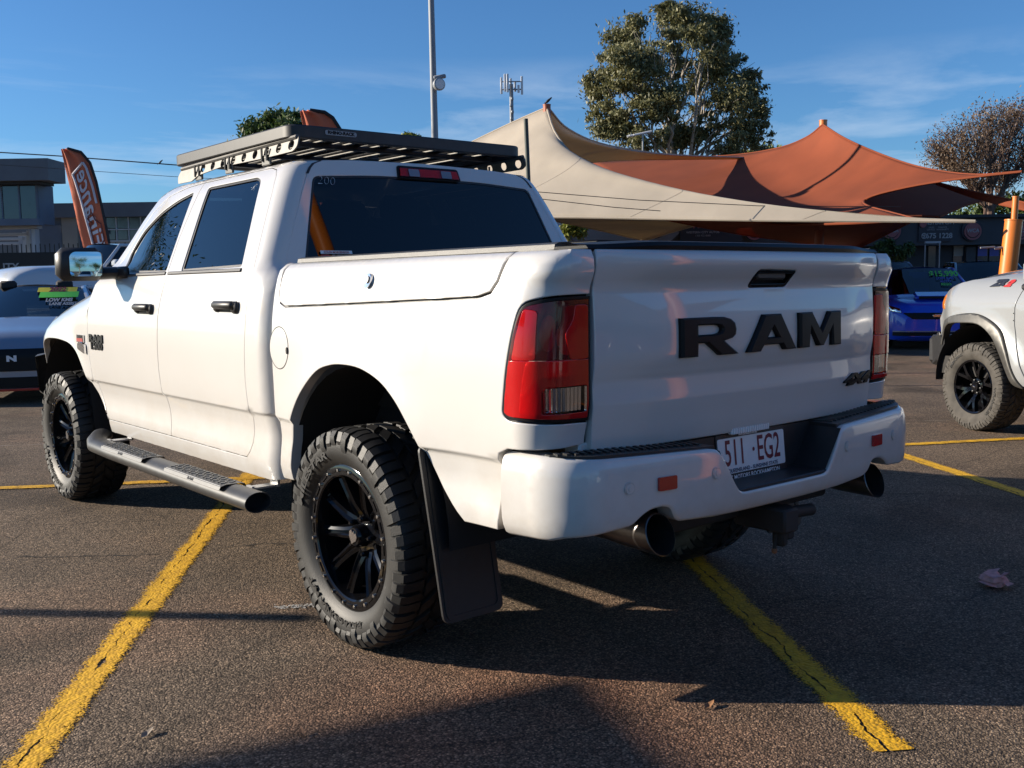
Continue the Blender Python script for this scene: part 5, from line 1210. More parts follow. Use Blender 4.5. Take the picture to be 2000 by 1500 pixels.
bx(t, 'door', 'window_glass', 1812, 1826, 481, 600, d+.45, .08, z0=0)
fr = [bx(t, 'awning_frame', 'wall_pale', 1808, 1838, 471, 475, d-.6, .08), bx(t, 'awning_frame', 'galv', 1833, 1835, 474, 600, d-.6, .05, z0=0), bx(t, 'awning_frame', 'galv', 1805, 1806.5, 478, 600, d-.6, .05, z0=0)]
def disc(par, u, v, d, r, m, name='logo_disc', proud=.05, hole=None):
    inv = Matrix.Rotation(-BG,4,'Z') @ Matrix.Translation(-Vector(par.location)); c = inv @ at(u,v,d); q = MB()
    q.prism(circ(0,0,r,32), .03, lambda x,y,z: c+Vector((x,-proud-z,y)), holes=[circ(0,0,r*hole,32)] if hole else ()); return q.obj(name, m, par, smooth=False)
for u in (1472, 1740, 1897, 1990):
    disc(t, u, 450, d, .32, 'sign_navy'); disc(t, u, 452, d, .255, 'logo_pink', proud=.085, hole=.80); disc(t, u, 451, d, .19, 'logo_pink', 'logo_centre', proud=.086); btext(t, 'WCA', u, 451, d, .15, 'grey_print', proud=.125, bold=.004)
bx(t, 'sign_board', 'sign_navy', 1793, 1857, 432, 472, d, .05, proud=.05); btext(t, '9675 1228', 1829, 461, d, .21, 'grey_print', proud=.06, bold=.006); disc(t, 1803, 461, d, .085, 'grey_print', 'phone_symbol', proud=.055, hole=.75)
btext(t, 'WESTERN CITY', 1832, 436, d, .115, 'grey_print', proud=.06, bold=.003, sx=1.2); btext(t, 'SALES      FINANCE\nSERVICE   WARRANTY', 1830, 446.5, d, .065, 'grey_print', proud=.06); disc(t, 1801, 438, d, .10, 'logo_pink', proud=.055)
bx(t, 'sign_board', 'sign_navy', 1328, 1448, 429, 478, d-.1, .05, proud=.05); btext(t, 'WCA', 1372, 441, d-.1, .22, 'logo_pink', proud=.06, bold=.01, sx=1.3); btext(t, 'WESTERN CITY AUTOS', 1372, 454, d-.1, .085, 'grey_print', proud=.06, bold=.002, sx=1.1); btext(t, '1300 922 8888', 1372, 460.5, d-.1, .075, 'grey_print', proud=.06)
P = [Vector((x,0,z)) for x,z in ((-.42,.0),(-.36,.10),(-.2,.17),(.0,.19),(.2,.14),(.42,.05))]
inv = Matrix.Rotation(-BG,4,'Z') @ Matrix.Translation(-Vector(t.location)); c = inv @ at(1372,438,d-.1); q = MB(); q.tube([c+p+Vector((0,-.07,0)) for p in P], .014, n=5); q.obj('logo_car_line', 'grey_print', t)
# the octagonal board sign
d = 29.2
t = bld('sign_board', 'pale clipped corner sign board with a red WCA logo', 'sign', 1285, d); inv = Matrix.Rotation(-BG,4,'Z') @ Matrix.Translation(-Vector(t.location))
q = MB(); P = [inv @ at(u,v,d) for u,v in ((1238,428),(1326,428),(1326,456),(1311,470),(1250,470),(1238,458))]; q.prism([(p.x,p.z) for p in P], .06, lambda x,y,z: Vector((x,z,y))); q.obj('board', 'wall_grey', t, smooth=False)
for u in (1255,1308): bx(t, 'leg', 'galv', u-2, u+2, 470, 600, d+.05, .05, z0=0)
disc(t, 1281, 449, d, .24, 'sign_navy', proud=.01); btext(t, 'WCA', 1281, 449, d, .23, 'logo_red', proud=.05, bold=.014, sx=1.2); bx(t, 'logo_strip', 'plate_white', 1266, 1297, 455, 459, d, .02, proud=.05)
q = MB(); c = inv @ at(1281,440,d); q.tube([c+Vector((x,-.06,z)) for x,z in ((-.22,-.05),(-.16,.03),(-.05,.07),(.08,.06),(.2,.0))], .015, n=5); q.obj('logo_car_line', 'plate_white', t)
# ================================================================== other cars
mat('car_grey', (.25,.28,.34), .3, metal=.4, coat=1.); mat('car_white', (.50,.53,.56), .3, coat=1.); mat('car_blue', (.015,.085,.66), .28, coat=1.); mat('car_navy', (.012,.014,.03), .25, coat=1.); mat('car_maroon', (.05,.008,.02), .25, coat=1.); mat('car_silver', (.28,.29,.295), .3, coat=1., var=.012, vscale=3)
def car(label, cat, loc, rz, paint, L=4.3, Wd=1.78, H=1.46, hood=.98, belt=.98, wb=(-.95,.30), rf=.62, rr=1.55, tail=2.05, hb=.78, roof_in=.60, wheel=.32, name='parked_car', group='cars parked in the far rows', plate=None, clear=.18, detail=True):
    """front towards local -y"""
    t = thing(name, label, cat, loc, rz, group); hw = Wd/2; f0 = -L/2; r0 = L/2
    # lower body: stations along the length: y, half-width, bottom, shoulder, top
    ST = [(f0,hw*.62,clear+.08,hb*.72,hb*.74),(f0+.06,hw*.80,clear,hb*.88,hb*.92),(f0+.25,hw*.93,clear-.02,hb*.97,hb+.04),(f0+.6,hw*.985,clear,hb+.04,hb+.10),(f0+1.0,hw,clear,hood-.10,hood-.02),(wb[0]-.05,hw,clear,belt-.05,hood+.01),
          (wb[0]+.4,hw,clear,belt,belt+.0),(0.3,hw,clear,belt,belt+.0),(rr,hw*.99,clear,belt+.02,belt+.02),(tail-.25,hw*.95,clear,belt,belt+.03),(r0-.04,hw*.86,clear+.05,belt-.08,belt-.05),(r0,hw*.70,clear+.15,belt-.2,belt-.18)]
    sec = lambda w, zb, zs, zt: [(0,zb),(.80*w,zb),(.95*w,zb+.03),(w*.985,zb+.14),(w,(zb+zs)*.5),(w*.985,zs-.08),(w*.955,zs-.02),(w*.88,zs+.35*(zt-zs)+.005),(w*.55,zt),(0,zt+.012)]
    def loft(ST, secf, nm, m):
        # refine the stations smoothly
        ys = [s[0] for s in ST]; n = 40; V = []; cols = [[(s[0], s[k]) for s in ST] for k in range(1,5)]
        for i in range(n+1):
            u = i/n; y = ys[0]+(ys[-1]-ys[0])*(u + .08*math.sin(2*math.pi*u)*-.6)
            w, zb, zs, zt = [ci(c, y) for c in cols]; h = secf(w, zb, zs, zt); k = len(h)
            V += [(-x, y, z) for x, z in h[::-1]] + [(x, y, z) for x, z in h[1:-1]]
        k = len(V)//(n+1); F = [(i*k+j, i*k+(j+1)%k, (i+1)*k+(j+1)%k, (i+1)*k+j) for i in range(n) for j in range(k)] + [tuple(range(k)), tuple(n*k+j for j in range(k))[::-1]]
        o = mobj(nm, V, F, m, t, ang=50); return o
    loft(ST, sec, 'body', paint)
    # greenhouse
    wbz, wr = hw*.93, hw*roof_in/.78*.86; zb = belt-.02; zt = H
    def quadp(nm, m, B0, B1, T0, T1, bow=(0,0,0), n=8, off=0):
        V = []
        for i in range(n+1):
            a = i/n
            for j in range(n+1):
                b_ = j/n; p = (Vector(B0).lerp(Vector(B1), b_)).lerp(Vector(T0).lerp(Vector(T1), b_), a); p += Vector(bow)*(1-(2*b_-1)**2); V.append(p)
        return mobj(nm, V, [(i*(n+1)+j,i*(n+1)+j+1,(i+1)*(n+1)+j+1,(i+1)*(n+1)+j) for i in range(n) for j in range(n)], m, t, ang=70)
    yb, yt = wb; quadp('windscreen', 'car_glass', (-wbz,yb+.20,zb),(wbz,yb+.20,zb),(-wr,yt,zt-.05),(wr,yt,zt-.05), (0,-.20,.03))
    quadp('roof', paint, (-wr,yt,zt-.05),(wr,yt,zt-.05),(-wr,rf+.6,zt-.03),(wr,rf+.6,zt-.03), (0,-.12,.055)); quadp('roof', paint, (-wr,rf+.6,zt-.03),(wr,rf+.6,zt-.03),(-wr*.97,rr,zt-.09),(wr*.97,rr,zt-.09), (0,0,.05)) 
    quadp('rear_window', 'car_glass', (-wr*.97,rr,zt-.09),(wr*.97,rr,zt-.09),(-wbz*.97,tail,zb+.03),(wbz*.97,tail,zb+.03), (0,.08,0))
    for sg in (-1,1):
        quadp('side_window', 'car_glass', (sg*wbz,yb+.22,zb),(sg*wbz,tail,zb+.02),(sg*wr,yt+.02,zt-.05),(sg*wr*.97,rr,zt-.09))
        q = MB(); q.tube([(sg*wbz,yb+.20,zb),(sg*(wr+.005),yt,zt-.05),(sg*(wr+.005),rf+.6,zt-.035),(sg*wr*.98,rr,zt-.09),(sg*wbz*.97,tail,zb+.03)], .034, n=8); q.tube([(sg*(wbz+.0),.35,zb),(sg*(wr+.0),.45,zt-.04)], .035, n=8); q.obj('pillar', paint, t)
        q = MB(); q.box((sg*(hw+.09),yb+.38,belt+.08), (.20,.11,.13), b=.035); q.tube([(sg*hw*.92,yb+.42,belt+.02),(sg*(hw+.03),yb+.40,belt+.05)], .025, n=8); q.obj('door_mirror', paint, t)
        for yy in (f0+.86, r0-.82):
            w = part('wheel', t, (sg*(hw-.10),yy,wheel), (0,0,0 if sg < 0 else math.pi)); q = MB(); q.lathe([(.10,wheel*.6),(-.07,wheel*.66),(-.10,wheel*.75),(-.105,wheel*.93),(-.07,wheel),(.07,wheel),(.10,wheel*.93)], 28); q.obj('tyre', 'rubber', w)
            q = MB(); q.lathe([(-.06,wheel*.66),(-.085,wheel*.66),(-.085,wheel*.58),(-.05,wheel*.56),(-.04,.03)], 24)
            for k in range(5): a = 2*math.pi*k/5; q.box((-.085,wheel*.34*math.sin(a),wheel*.34*math.cos(a)), (.03,.07,wheel*.5), rot=Matrix.Rotation(-a,3,'X'), b=.01)
            q.obj('rim', 'galv', w)
            q = MB(); q.lathe([(-.02,wheel*1.22),(-.012,wheel*1.22),(-.012,.02)], 28, Matrix.Translation((sg*(hw-.0),yy,wheel+.03)) @ (Matrix.Identity(4) if sg < 0 else Matrix.Rotation(math.pi,4,'Z'))); q.obj('wheel_arch', 'liner', t)
    q = MB(); q.box((0,.2,belt-.1), (Wd*.8,2.2,.1)); [q.box((sg*.36,.25,belt+.12), (.42,.14,.5), b=.05) for sg in (-1,1)]; [q.box((sg*.36,.24,belt+.42), (.22,.08,.14), b=.03) for sg in (-1,1)]; q.obj('cabin', 'seat', t)
    return t
# grey hot hatch at the left
def front_patch(t, name, m, pts, y, dep=.03, hb=.80, hw=.90, proud=.012):
    """a piece let into the nose, following its curve"""
    f0_ = y; k = hw/.9
    def fn(x, z, off=0.):
        yx = ci([(0,0),(.50,.004),(.58,.014),(.66,.04),(.72,.075),(.78,.14),(.84,.26),(.90,.5)], abs(x)/k); yz = ci([(0,0),(hb*.72,.0),(hb*.80,.015),(hb*.92,.06),(hb*.98,.14),(hb+.04,.26)], z)
        return (x, f0_+(yx**3+yz**3)**(1/3.)-proud-off, z)
    if area(pts) < 0: pts = pts[::-1]
    return panel(name, pts, fn, m, t, step=.07, bev=.004, fl=.04)
p = bgp(66,13.9); t = car('grey blue hot hatch facing the camera at the left edge, price sticker on its windscreen', 'car', p, BG+.30, 'car_grey', L=4.3, Wd=1.80, H=1.43, hood=1.0, belt=1.0, hb=.80)
f0 = -2.15
front_patch(t, 'grille', 'satin_black', fil([(-.50,.40),(.50,.40),(.70,.62),(.62,.665),(-.62,.665),(-.70,.62)],.03), f0)
front_patch(t, 'lower_grille', 'satin_black', fil([(-.62,.21),(.62,.21),(.56,.33),(-.56,.33)],.03), f0)
for sg in (-1,1):
    front_patch(t, 'headlight', 'satin_black', [(sg*x,z) for x,z in ((.66,.66),(.83,.70),(.845,.775),(.80,.785),(.62,.70))], f0); front_patch(t, 'headlight_bowl', 'chrome', [(sg*x,z) for x,z in ((.70,.69),(.80,.715),(.82,.765),(.70,.725))], f0, proud=.02)
    front_patch(t, 'bumper_corner', 'wall_pale', [(sg*x,z) for x,z in ((.60,.36),(.80,.42),(.83,.56),(.74,.55))], f0, proud=.03)
    front_patch(t, 'corner_intake', 'satin_black', [(sg*x,z) for x,z in ((.66,.26),(.82,.30),(.82,.39),(.70,.36))], f0)
front_patch(t, 'splitter', 'red_solid', [(-.72,.165),(.72,.165),(.72,.195),(-.72,.195)], f0, proud=.03)
V = [(x,y,z) for x,z0,y0,y1 in ((.40,.0,-1.1,-1.9),(.415,.0,-1.1,-1.9)) for y,z in ((y0,1.012),(y1,.905))]; mobj('bonnet_crease', V, [(0,1,3,2)], 'wall_pale', t, smooth=False)
text_obj('badge_letters', 'N', .09, lambda x,y,z=0.: Vector((x+.02, f0-.03, .55+y)), 'white_print', t, bold=.006, sx=1.6)
def scr(cx, cz): return lambda x, y, z=0.: Vector((cx+x, -.95+.20-.20*(1-((cx+x)/.83)**2)*1.0 + (cz+y-.98)/.40*1.02 - .03, cz+y+.03))
def stick_screen(t, name, m, x0, x1, z0, z1, lift=0., fn=None):
    fn = fn or scr(0,0); V = []
    for i in range(7):
        x = x0+(x1-x0)*i/6
        for z in (z0,z1): p_ = fn(x, z); V.append((p_.x, p_.y-lift, p_.z))
    return mobj(name, V, [(2*i,2*i+2,2*i+3,2*i+1) for i in range(6)], m, t, smooth=False)
stick_screen(t, 'price_sticker', 'yellow_print', .06, .55, 1.30, 1.36, .006); stick_screen(t, 'price_sticker', 'green_print', .10, .58, 1.225, 1.30, .006)
text_obj('sticker_text', '2022', .08, lambda x,y,z=0.: scr(0,0)(.31+x,1.33+y)-Vector((0,.012,0)), 'maroon_print', t, bold=.004, sx=1.3)
text_obj('sticker_text', 'LOW KMS', .06, lambda x,y,z=0.: scr(0,0)(.36+x,1.19+y)-Vector((0,.008,0)), 'grey_print', t, bold=.003, sx=1.2); text_obj('sticker_text', 'LANE ASSIST', .05, lambda x,y,z=0.: scr(0,0)(.42+x,1.14+y)-Vector((0,.008,0)), 'grey_print', t, bold=.002, sx=1.2)
# white four-wheel drive behind it
p = bgp(252,18.7); t = car('white four-wheel drive behind the grey hot hatch and the door mirror', 'car', p, BG-.80, 'car_white', L=4.9, Wd=1.95, H=2.17, hood=1.79, belt=1.72, wb=(-1.05,-.45), hb=1.66, wheel=.46, clear=.45, tail=2.3, rr=2.0, rf=.9, roof_in=.68)
for sg in (-1,1): front_patch(t, 'headlight', 'chrome', [(sg*x,z) for x,z in ((.55,1.22),(.80,1.22),(.80,1.40),(.55,1.38))], -2.45, hb=1.66, hw=.975)
front_patch(t, 'grille', 'satin_black', [(-.5,1.02),(.5,1.02),(.5,1.38),(-.5,1.38)], -2.45, hb=1.66, hw=.975)
scr2 = lambda x, y: Vector((x, -1.05+.20-.20*(1-(x/.9)**2)+(y-1.72)/.42*.6-.03, y+.02))
stick_screen(t, 'price_sticker', 'blue_print', -.42, -.18, 1.92, 2.02, .02, scr2); stick_screen(t, 'price_sticker', 'green_print', -.55, -.22, 1.79, 1.86, .02, scr2)
# blue hatch with a bonnet scoop
p = bgp(1803,20.6); t = car('bright blue hatch with a bonnet scoop between the two pickups', 'car', p, BG-.27, 'car_blue', L=4.3, Wd=1.80, H=1.56, hood=1.02, belt=1.02, hb=.84)
front_patch(t, 'grille', 'satin_black', fil([(-.42,.58),(.42,.58),(.60,.70),(-.60,.70)],.04), f0, hb=.84); front_patch(t, 'lower_grille', 'satin_black', [(-.76,.27),(.76,.27),(.76,.34),(-.76,.34)], f0, hb=.84); front_patch(t, 'chrome_strip', 'steel', [(-.76,.345),(.76,.345),(.76,.362),(-.76,.362)], f0, hb=.84)
q = MB(); q.box((0,-2.165,.645), (.16,.02,.06), b=.02); q.obj('badge', 'chrome', t)
for sg in (-1,1): front_patch(t, 'headlight', 'chrome', [(sg*x,z) for x,z in ((.62,.70),(.82,.74),(.84,.84),(.64,.78))], f0, hb=.84)
q = MB(); q.box((0,-1.50,1.005), (.66,.5,.07), rot=Matrix.Rotation(.16,3,'X'), b=.03); q.obj('bonnet_scoop', 'car_blue', t); q = MB(); q.box((0,-1.752,.972), (.56,.02,.05), b=.008); q.obj('scoop_mouth', 'satin_black', t)
scr3 = lambda x, y: Vector((x, -.95+.20-.20*(1-(x/.84)**2)+(y-1.0)/.5*1.02-.03, y+.02))
for bd, z, sz, m_ in (('$15,990',1.40,.15,'green_print'),('LOW KMS',1.31,.065,'blue_print'),('AUTO',1.25,.065,'blue_print'),('REGO',1.19,.065,'green_print')): text_obj('price_lettering', bd, sz, lambda x,y,zz=0.,z=z: scr3(.36+x,z+y)-Vector((0,.03,0)), m_, t, bold=.005 if sz > .1 else .002, sx=1.15)
p = bgp(1728,26); car('dark maroon wagon parked behind the blue hatch', 'car', p, BG-.1, 'car_maroon', H=1.78, hood=1.15, belt=1.12, hb=.95, L=4.5, Wd=1.85, roof_in=.66)
p = bgp(1816,31); car('white wagon parked against the shop front', 'car', p, BG-.35, 'car_white', H=1.86, hood=1.2, belt=1.2, hb=1.0, L=4.7, Wd=1.9, roof_in=.66)
p = bgp(1930,24); car('dark blue wagon beside the thick orange post', 'car', p, BG-.2, 'car_navy', H=1.72, hood=1.12, belt=1.10, hb=.92, L=4.5, Wd=1.85, roof_in=.66)
p = bgp(1645,34); car('pale silver car half hidden under the low orange sail corner', 'car', p, BG-.5, 'car_white', H=2.05, hood=1.3, belt=1.3, hb=1.1, L=4.8, Wd=1.9, roof_in=.68)
# ================================================================== silver pickup at the right edge
RZ = -R_(25); T2 = thing('pickup_truck', 'pale silver pickup with grey arch flares, cut off by the right edge', 'pickup truck', (5.843+.02,.944,0), RZ)
CP = 'car_silver'; R2 = .388
def s2(y, z, off=0.):                                        # left side, x outward = -x
    w = ci([(.40,-.03),(.50,-.005),(.62,.012),(.80,.015),(.98,.03),(1.10,.032),(1.2,.0),(1.28,-.055),(1.33,-.11),(1.37,-.19),(1.41,-.33)], z)
    if y > .30: w -= .16*ss(.25,.75,y)**1.0*1.15
    d_ = math.hypot(y*.95, z-.42); w += .045*math.exp(-((d_-.50)/.10)**2)*ss(.3,.5,z)
    return (-(w+off)+.035, y, z)
AO = [(-.585,.42),(-.50,.55),(-.42,.76),(-.335,.905),(-.16,1.0),(.03,1.03),(.29,1.0),(.45,.935),(.55,.83),(.60,.74)]; AO = smo(AO)
AI = [(-.50,.44),(-.44,.50),(-.345,.70),(-.265,.845),(-.11,.94),(.11,.948),(.28,.935),(.40,.89),(.50,.80),(.545,.72)]; AI = smo(AI)
SEAM2 = [(-.50,1.375),(-.52,1.30),(-.50,1.22),(-.475,1.09),(-.475,.95),(-.50,.80),(-.56,.62),(-.62,.48),(-.64,.42)]
FO2 = AO[::-1][0:0] + [(-.60,.43)] + AO[1:] + [(.64,.76),(.665,.82),(.675,.97),(.60,1.04),(.585,1.10),(.575,1.19),(.54,1.235),(.45,1.27),(.20,1.325),(-.2,1.375),(-.50,1.40)] + SEAM2[1:]
o = panel('front_fender', inset(FO2,.004), s2, CP, T2, step=.05, fl=.05)
fl_ = panel('arch_flare', AO+AI[::-1], lambda y,z,off=0.: s2(y,z,off+.028), 'rack_grey', T2, step=.05, fl=.08, bev=.012, drop=.012)
DO2 = [(-.50,1.40)] + SEAM2[1:] + [(-1.62,.42),(-1.62,1.40)]
dz = panel('front_door', inset(DO2,.004), s2, CP, T2, step=.07, fl=.03); panel('body_side', [(-1.63,.42),(-1.63,1.40),(-4.3,1.40),(-4.3,.50),(-3.75,.50),(-3.6,.9),(-3.2,1.0),(-2.8,.9),(-2.65,.42)], s2, CP, T2, step=.12, fl=.05)
q = MB(); q.box((.035,-1.32,1.16), (.05,.2,.04), b=.012); q.obj('handle', 'black_plastic', dz)
# bonnet: from the fender crown across to the far side
V = []; nb = 16; ysb = [.56-i*(.56+.55)/16 for i in range(17)]
for i, y in enumerate(ysb):
    zt = ci([(-.6,1.405),(-.2,1.378),(.20,1.328),(.45,1.273),(.56,1.225)], y) - .010
    x0 = s2(y, zt)[0]
    for j in range(nb+1):
        u = j/nb; V.append((x0+(1.86-2*x0)*u, y+.04*math.sin(math.pi*u), zt+.075*ss(0,.3,min(u,1-u))))
mobj('bonnet', V, [(i*(nb+1)+j,i*(nb+1)+j+1,(i+1)*(nb+1)+j+1,(i+1)*(nb+1)+j) for i in range(16) for j in range(nb)], CP, T2, ang=180)
# nose, bumper, lamp
panel('indicator', fil([(.50,1.055),(.585,1.06),(.59,1.12),(.565,1.19),(.53,1.195)],.02), lambda y,z,off=0.: s2(y,z,off+.006), 'amber', T2, step=.04, bev=.004, fl=.02)
q = MB(); q.box((.93,.46,1.0), (1.40,.10,.40), b=.05); q.obj('grille', 'black_gloss', T2)
q = MB(); q.add([(x,y,z) for x,y,z in ((.10,.50,.82),(.10,.50,.60),(.12,.66,.80),(.14,.66,.58),(.25,.88,.78),(.25,.86,.52),(.30,.55,.45),(.12,.46,.46))] , [(0,1,3,2),(2,3,5,4),(3,7,6,5),(1,7,3)]); q.box((.93,.84,.66), (1.4,.16,.28), b=.04); q.obj('front_bumper', 'black_plastic', T2, ang=30)
q = MB(); q.prism(circ(0,0,.02,10), .01, lambda x,y,z: Vector((.085-z,.56+x,.82+y))); q.obj('bumper_marker', 'chrome', T2)
# liner, sill, far side, cab
V = []; n = 20
for i in range(n+1):
    a = R_(-4+188*i/n)
    for x in (.03,.42): V.append((x, .02+.50*math.cos(a), .44+.49*math.sin(a)))
mobj('arch_liner', V+[(.42,.02,.4)], [(2*i,2*i+1,2*i+3,2*i+2) for i in range(n)]+[(2*i+1,len(V),2*i+3) for i in range(n)], 'liner', T2)
q = MB(); q.box((.93,-1.9,.55), (1.7,4.9,.16)); q.box((.93,-.0,.8), (1.0,1.2,.6)); q.box((1.84,-1.85,.90), (.06,4.9,.95), b=.03); q.box((.93,-3.4,1.34), (1.7,1.8,.06)); q.box((.93,-4.32,.95), (1.75,.06,.85), b=.02); q.obj('floor_pan', 'under', T2, smooth=False)
V = []; F = []
for y, z, x in ((-.50,1.41,.10),(-1.15,1.80,.24),(-1.5,1.86,.26),(-2.3,1.86,.26),(-2.65,1.80,.24),(-2.85,1.41,.10)):
    V += [(x,y,z),(1.86-x,y,z)]
mobj('cab_roof', V, [(2*i,2*i+1,2*i+3,2*i+2) for i in (1,2,3)], CP, T2); mobj('windscreen', V[0:4], [(0,1,3,2)], 'tint_glass', T2, smooth=False); mobj('rear_window', V[8:12], [(0,1,3,2)], 'tint_glass', T2, smooth=False)
mobj('side_window', [V[i] for i in range(0,12,2)], [(0,1,2,3,4,5)], 'tint_glass', T2, smooth=False); mobj('side_window', [V[i] for i in range(1,12,2)], [(0,1,2,3,4,5)], 'tint_glass', T2, smooth=False)
q = MB(); q.tube([V[0],V[2],V[4],V[6],V[8],V[10]], .045, n=8); q.tube([(.16,-1.62,1.40),(.25,-1.70,1.85)], .05, n=8); q.obj('pillar', CP, T2)
q = MB(); q.box((-.075,-.76,1.385), (.17,.12,.20), b=.04); q.obj('door_mirror', CP, T2); q = MB(); q.box((-.07,-.75,1.265), (.16,.10,.05), b=.015); q.tube([(.0,-.75,1.28),(.10,-.78,1.33)], .04, n=8); q.obj('mirror_base', 'black_plastic', T2)
text_obj('badge_letters', 'ZR', .072, lambda x,y,z=0.: Vector(s2(-.18-x, 1.295+y-.12*x*-.3, .006+z)), 'blue_print' if False else 'sign_navy', T2, bold=.006, ext=.002, sx=1.5, shear=.3)
text_obj('badge_letters', '2', .072, lambda x,y,z=0.: Vector(s2(-.300-x, 1.291+y, .006+z)), 'logo_red', T2, bold=.006, ext=.002, sx=1.7, shear=.3)
for zz in (1.045,.985): q = MB(); q.prism(circ(0,0,.006,8), .004, lambda x,y,z: Vector(s2(-.475+x,zz+y,.004+z))); q.obj('door_hinge_glint', 'chrome', T2)
def wheel_b(loc, par):
    w = part('wheel', par, loc, (R_(10),0,0)); q = MB(); tyre_mesh(q, R=R2, W=.275, rim=.236, lugs=32, block=.013); ty = q.obj('tyre', 'dusty_rubber', w, ang=30)
    side_text(ty, 'WRANGLER', .300, math.pi+1.35, .142, .034, 'rubber', sx=1.5); side_text(ty, 'DURATRAC', .300, .9, .142, .028, 'rubber', sx=1.3)
    q = MB(); q.lathe([(.10,.23),(-.10,.23),(-.118,.240),(-.122,.236),(-.112,.222),(-.06,.214),(.03,.20),(.03,.03)], 56); q.obj('rim', 'black_gloss', w, ang=35)
    for k in range(6):
        a = 2*math.pi*k/6; 
        for sd_ in (-1,1):
            q = MB(); V = []
            for x, r, t_, hw in ((-.055,.05,0,.020),(-.085,.10,.0,.022),(-.100,.15,.022*sd_,.017),(-.108,.218,.055*sd_,.017)):
                for dx, yy in ((.03,-hw*1.2),(0,-hw*.8),(0,hw*.8),(.03,hw*1.2)): V.append(Matrix.Rotation(-a,3,'X') @ Vector((x+dx, yy+t_, r)))
            q.add(V, [(i*4+j,(i+1)*4+j,(i+1)*4+j+1,i*4+j+1) for i in range(3) for j in range(3)]); q.obj('spoke', 'black_gloss', w, ang=30)
    q = MB(); q.lathe([(0,.075),(-.07,.070),(-.075,.045),(-.098,.040),(-.10,0)], 24); q.obj('hub', 'black_gloss', w, ang=35)
    for k in range(6): a = 2*math.pi*(k+.5)/6; q = MB(); q.lathe([(-.07,.011),(-.088,.010),(-.092,0)], 8, Matrix.Translation((0,.058*math.sin(a),.058*math.cos(a)))); q.obj('wheel_nut', 'black_plastic', w)
    q = MB(); q.box((-.102,0,0), (.006,.03,.014), b=.002); q.obj('cap_emblem', 'chrome', w, smooth=False); return w
wb_ = wheel_b((.125,0,R2), T2)
for x, y, rz_ in ((.125,-3.26,0),(1.735,0,math.pi),(1.735,-3.26,math.pi)): w_ = dup(wb_, T2, (x,y,R2)); w_.rotation_euler = (0 if rz_ else R_(25),0,rz_)
# ================================================================== trees
mat('bark', (.20,.17,.14), .9, var=.3, vscale=4); mat('bark_pale', (.36,.32,.27), .85, var=.25, vscale=3); mat('twig_brown', (.13,.085,.065), .9, var=.2, vscale=2)
def leafmat(name, c0, c1):
    m = bpy.data.materials.new(name); m.use_nodes = True; nt = m.node_tree; b = nt.nodes['Principled BSDF']; g_ = nt.nodes.new('ShaderNodeNewGeometry'); r = nt.nodes.new('ShaderNodeValToRGB')
    r.color_ramp.elements[0].color = (*c0,1); r.color_ramp.elements[1].color = (*c1,1); nt.links.new(g_.outputs['Random Per Island'], r.inputs[0]); nt.links.new(r.outputs[0], b.inputs['Base Color']); b.inputs['Roughness'].default_value = .55
    t = nt.nodes.new('ShaderNodeBsdfTranslucent'); nt.links.new(r.outputs[0], t.inputs[0]); mi = nt.nodes.new('ShaderNodeMixShader'); mi.inputs[0].default_value = .22
    nt.links.new(b.outputs[0], mi.inputs[1]); nt.links.new(t.outputs[0], mi.inputs[2]); nt.links.new(mi.outputs[0], nt.nodes['Material Output'].inputs[0]); MATS[name] = m
leafmat('gum_leaf', (.075,.086,.034), (.27,.25,.11)); leafmat('green_leaf', (.035,.065,.015), (.10,.15,.035)); leafmat('yellow_leaf', (.10,.12,.015), (.26,.27,.04)); leafmat('dry_leaf', (.11,.070,.042), (.19,.128,.080))
def leaves(blobs, n, size, seed, droop=.6):
    """many small leaf blades spread through and over the blobs (centre, radii)"""
    rg = np.random.default_rng(seed); vol = np.array([b_[1][0]*b_[1][1]*b_[1][2] for b_ in blobs])**.75; pick = rg.choice(len(blobs), n, p=vol/vol.sum())
    C = np.array([b_[0] for b_ in blobs])[pick]; Rd = np.array([b_[1] for b_ in blobs])[pick]
    d = rg.normal(size=(n,3)); d /= np.linalg.norm(d, axis=1)[:,None]; r = np.abs(rg.normal(.62,.30,n)); P = C + d*Rd*r[:,None]
    a = rg.normal(size=(n,3)); a[:,2] -= droop*1.5; a /= np.linalg.norm(a, axis=1)[:,None]; b = rg.normal(size=(n,3)); b -= (b*a).sum(1)[:,None]*a; b /= np.linalg.norm(b, axis=1)[:,None]
    s = size*rg.uniform(.6,1.4,(n,1)); w = s*.36; V = np.stack([P-a*s*.5, P+b*w*.5-a*s*.05, P+a*s*.5, P-b*w*.5-a*s*.05], 1).reshape(-1,3)
    return V, np.arange(n*4).reshape(n,4)
def leafobj(name, V, F, m, par):
    me = bpy.data.meshes.new(name); me.vertices.add(len(V)); me.vertices.foreach_set('co', V.astype(np.float32).ravel()); me.loops.add(F.size); me.loops.foreach_set('vertex_index', F.astype(np.int32).ravel())
    me.polygons.add(len(F)); me.polygons.foreach_set('loop_start', np.arange(0,F.size,4,dtype=np.int32)); me.polygons.foreach_set('loop_total', np.full(len(F),4,dtype=np.int32)); me.update(calc_edges=True); me.validate(); me.materials.append(M[m])
    o = bpy.data.objects.new(name, me); COL.objects.link(o); o.parent = par; return o
def limb(q, a, b, r0, r1, rn, n=6, wob=.12):
    a, b = Vector(a), Vector(b); l = (b-a).length; P = [a.lerp(b, i/n)+Vector((rn.uniform(-1,1),rn.uniform(-1,1),rn.uniform(-.4,.4)))*wob*l/n*(1 if 0 < i < n else 0) for i in range(n+1)]
    q.tube(P, [r0+(r1-r0)*i/n for i in range(n+1)], n=8, caps=False); return P
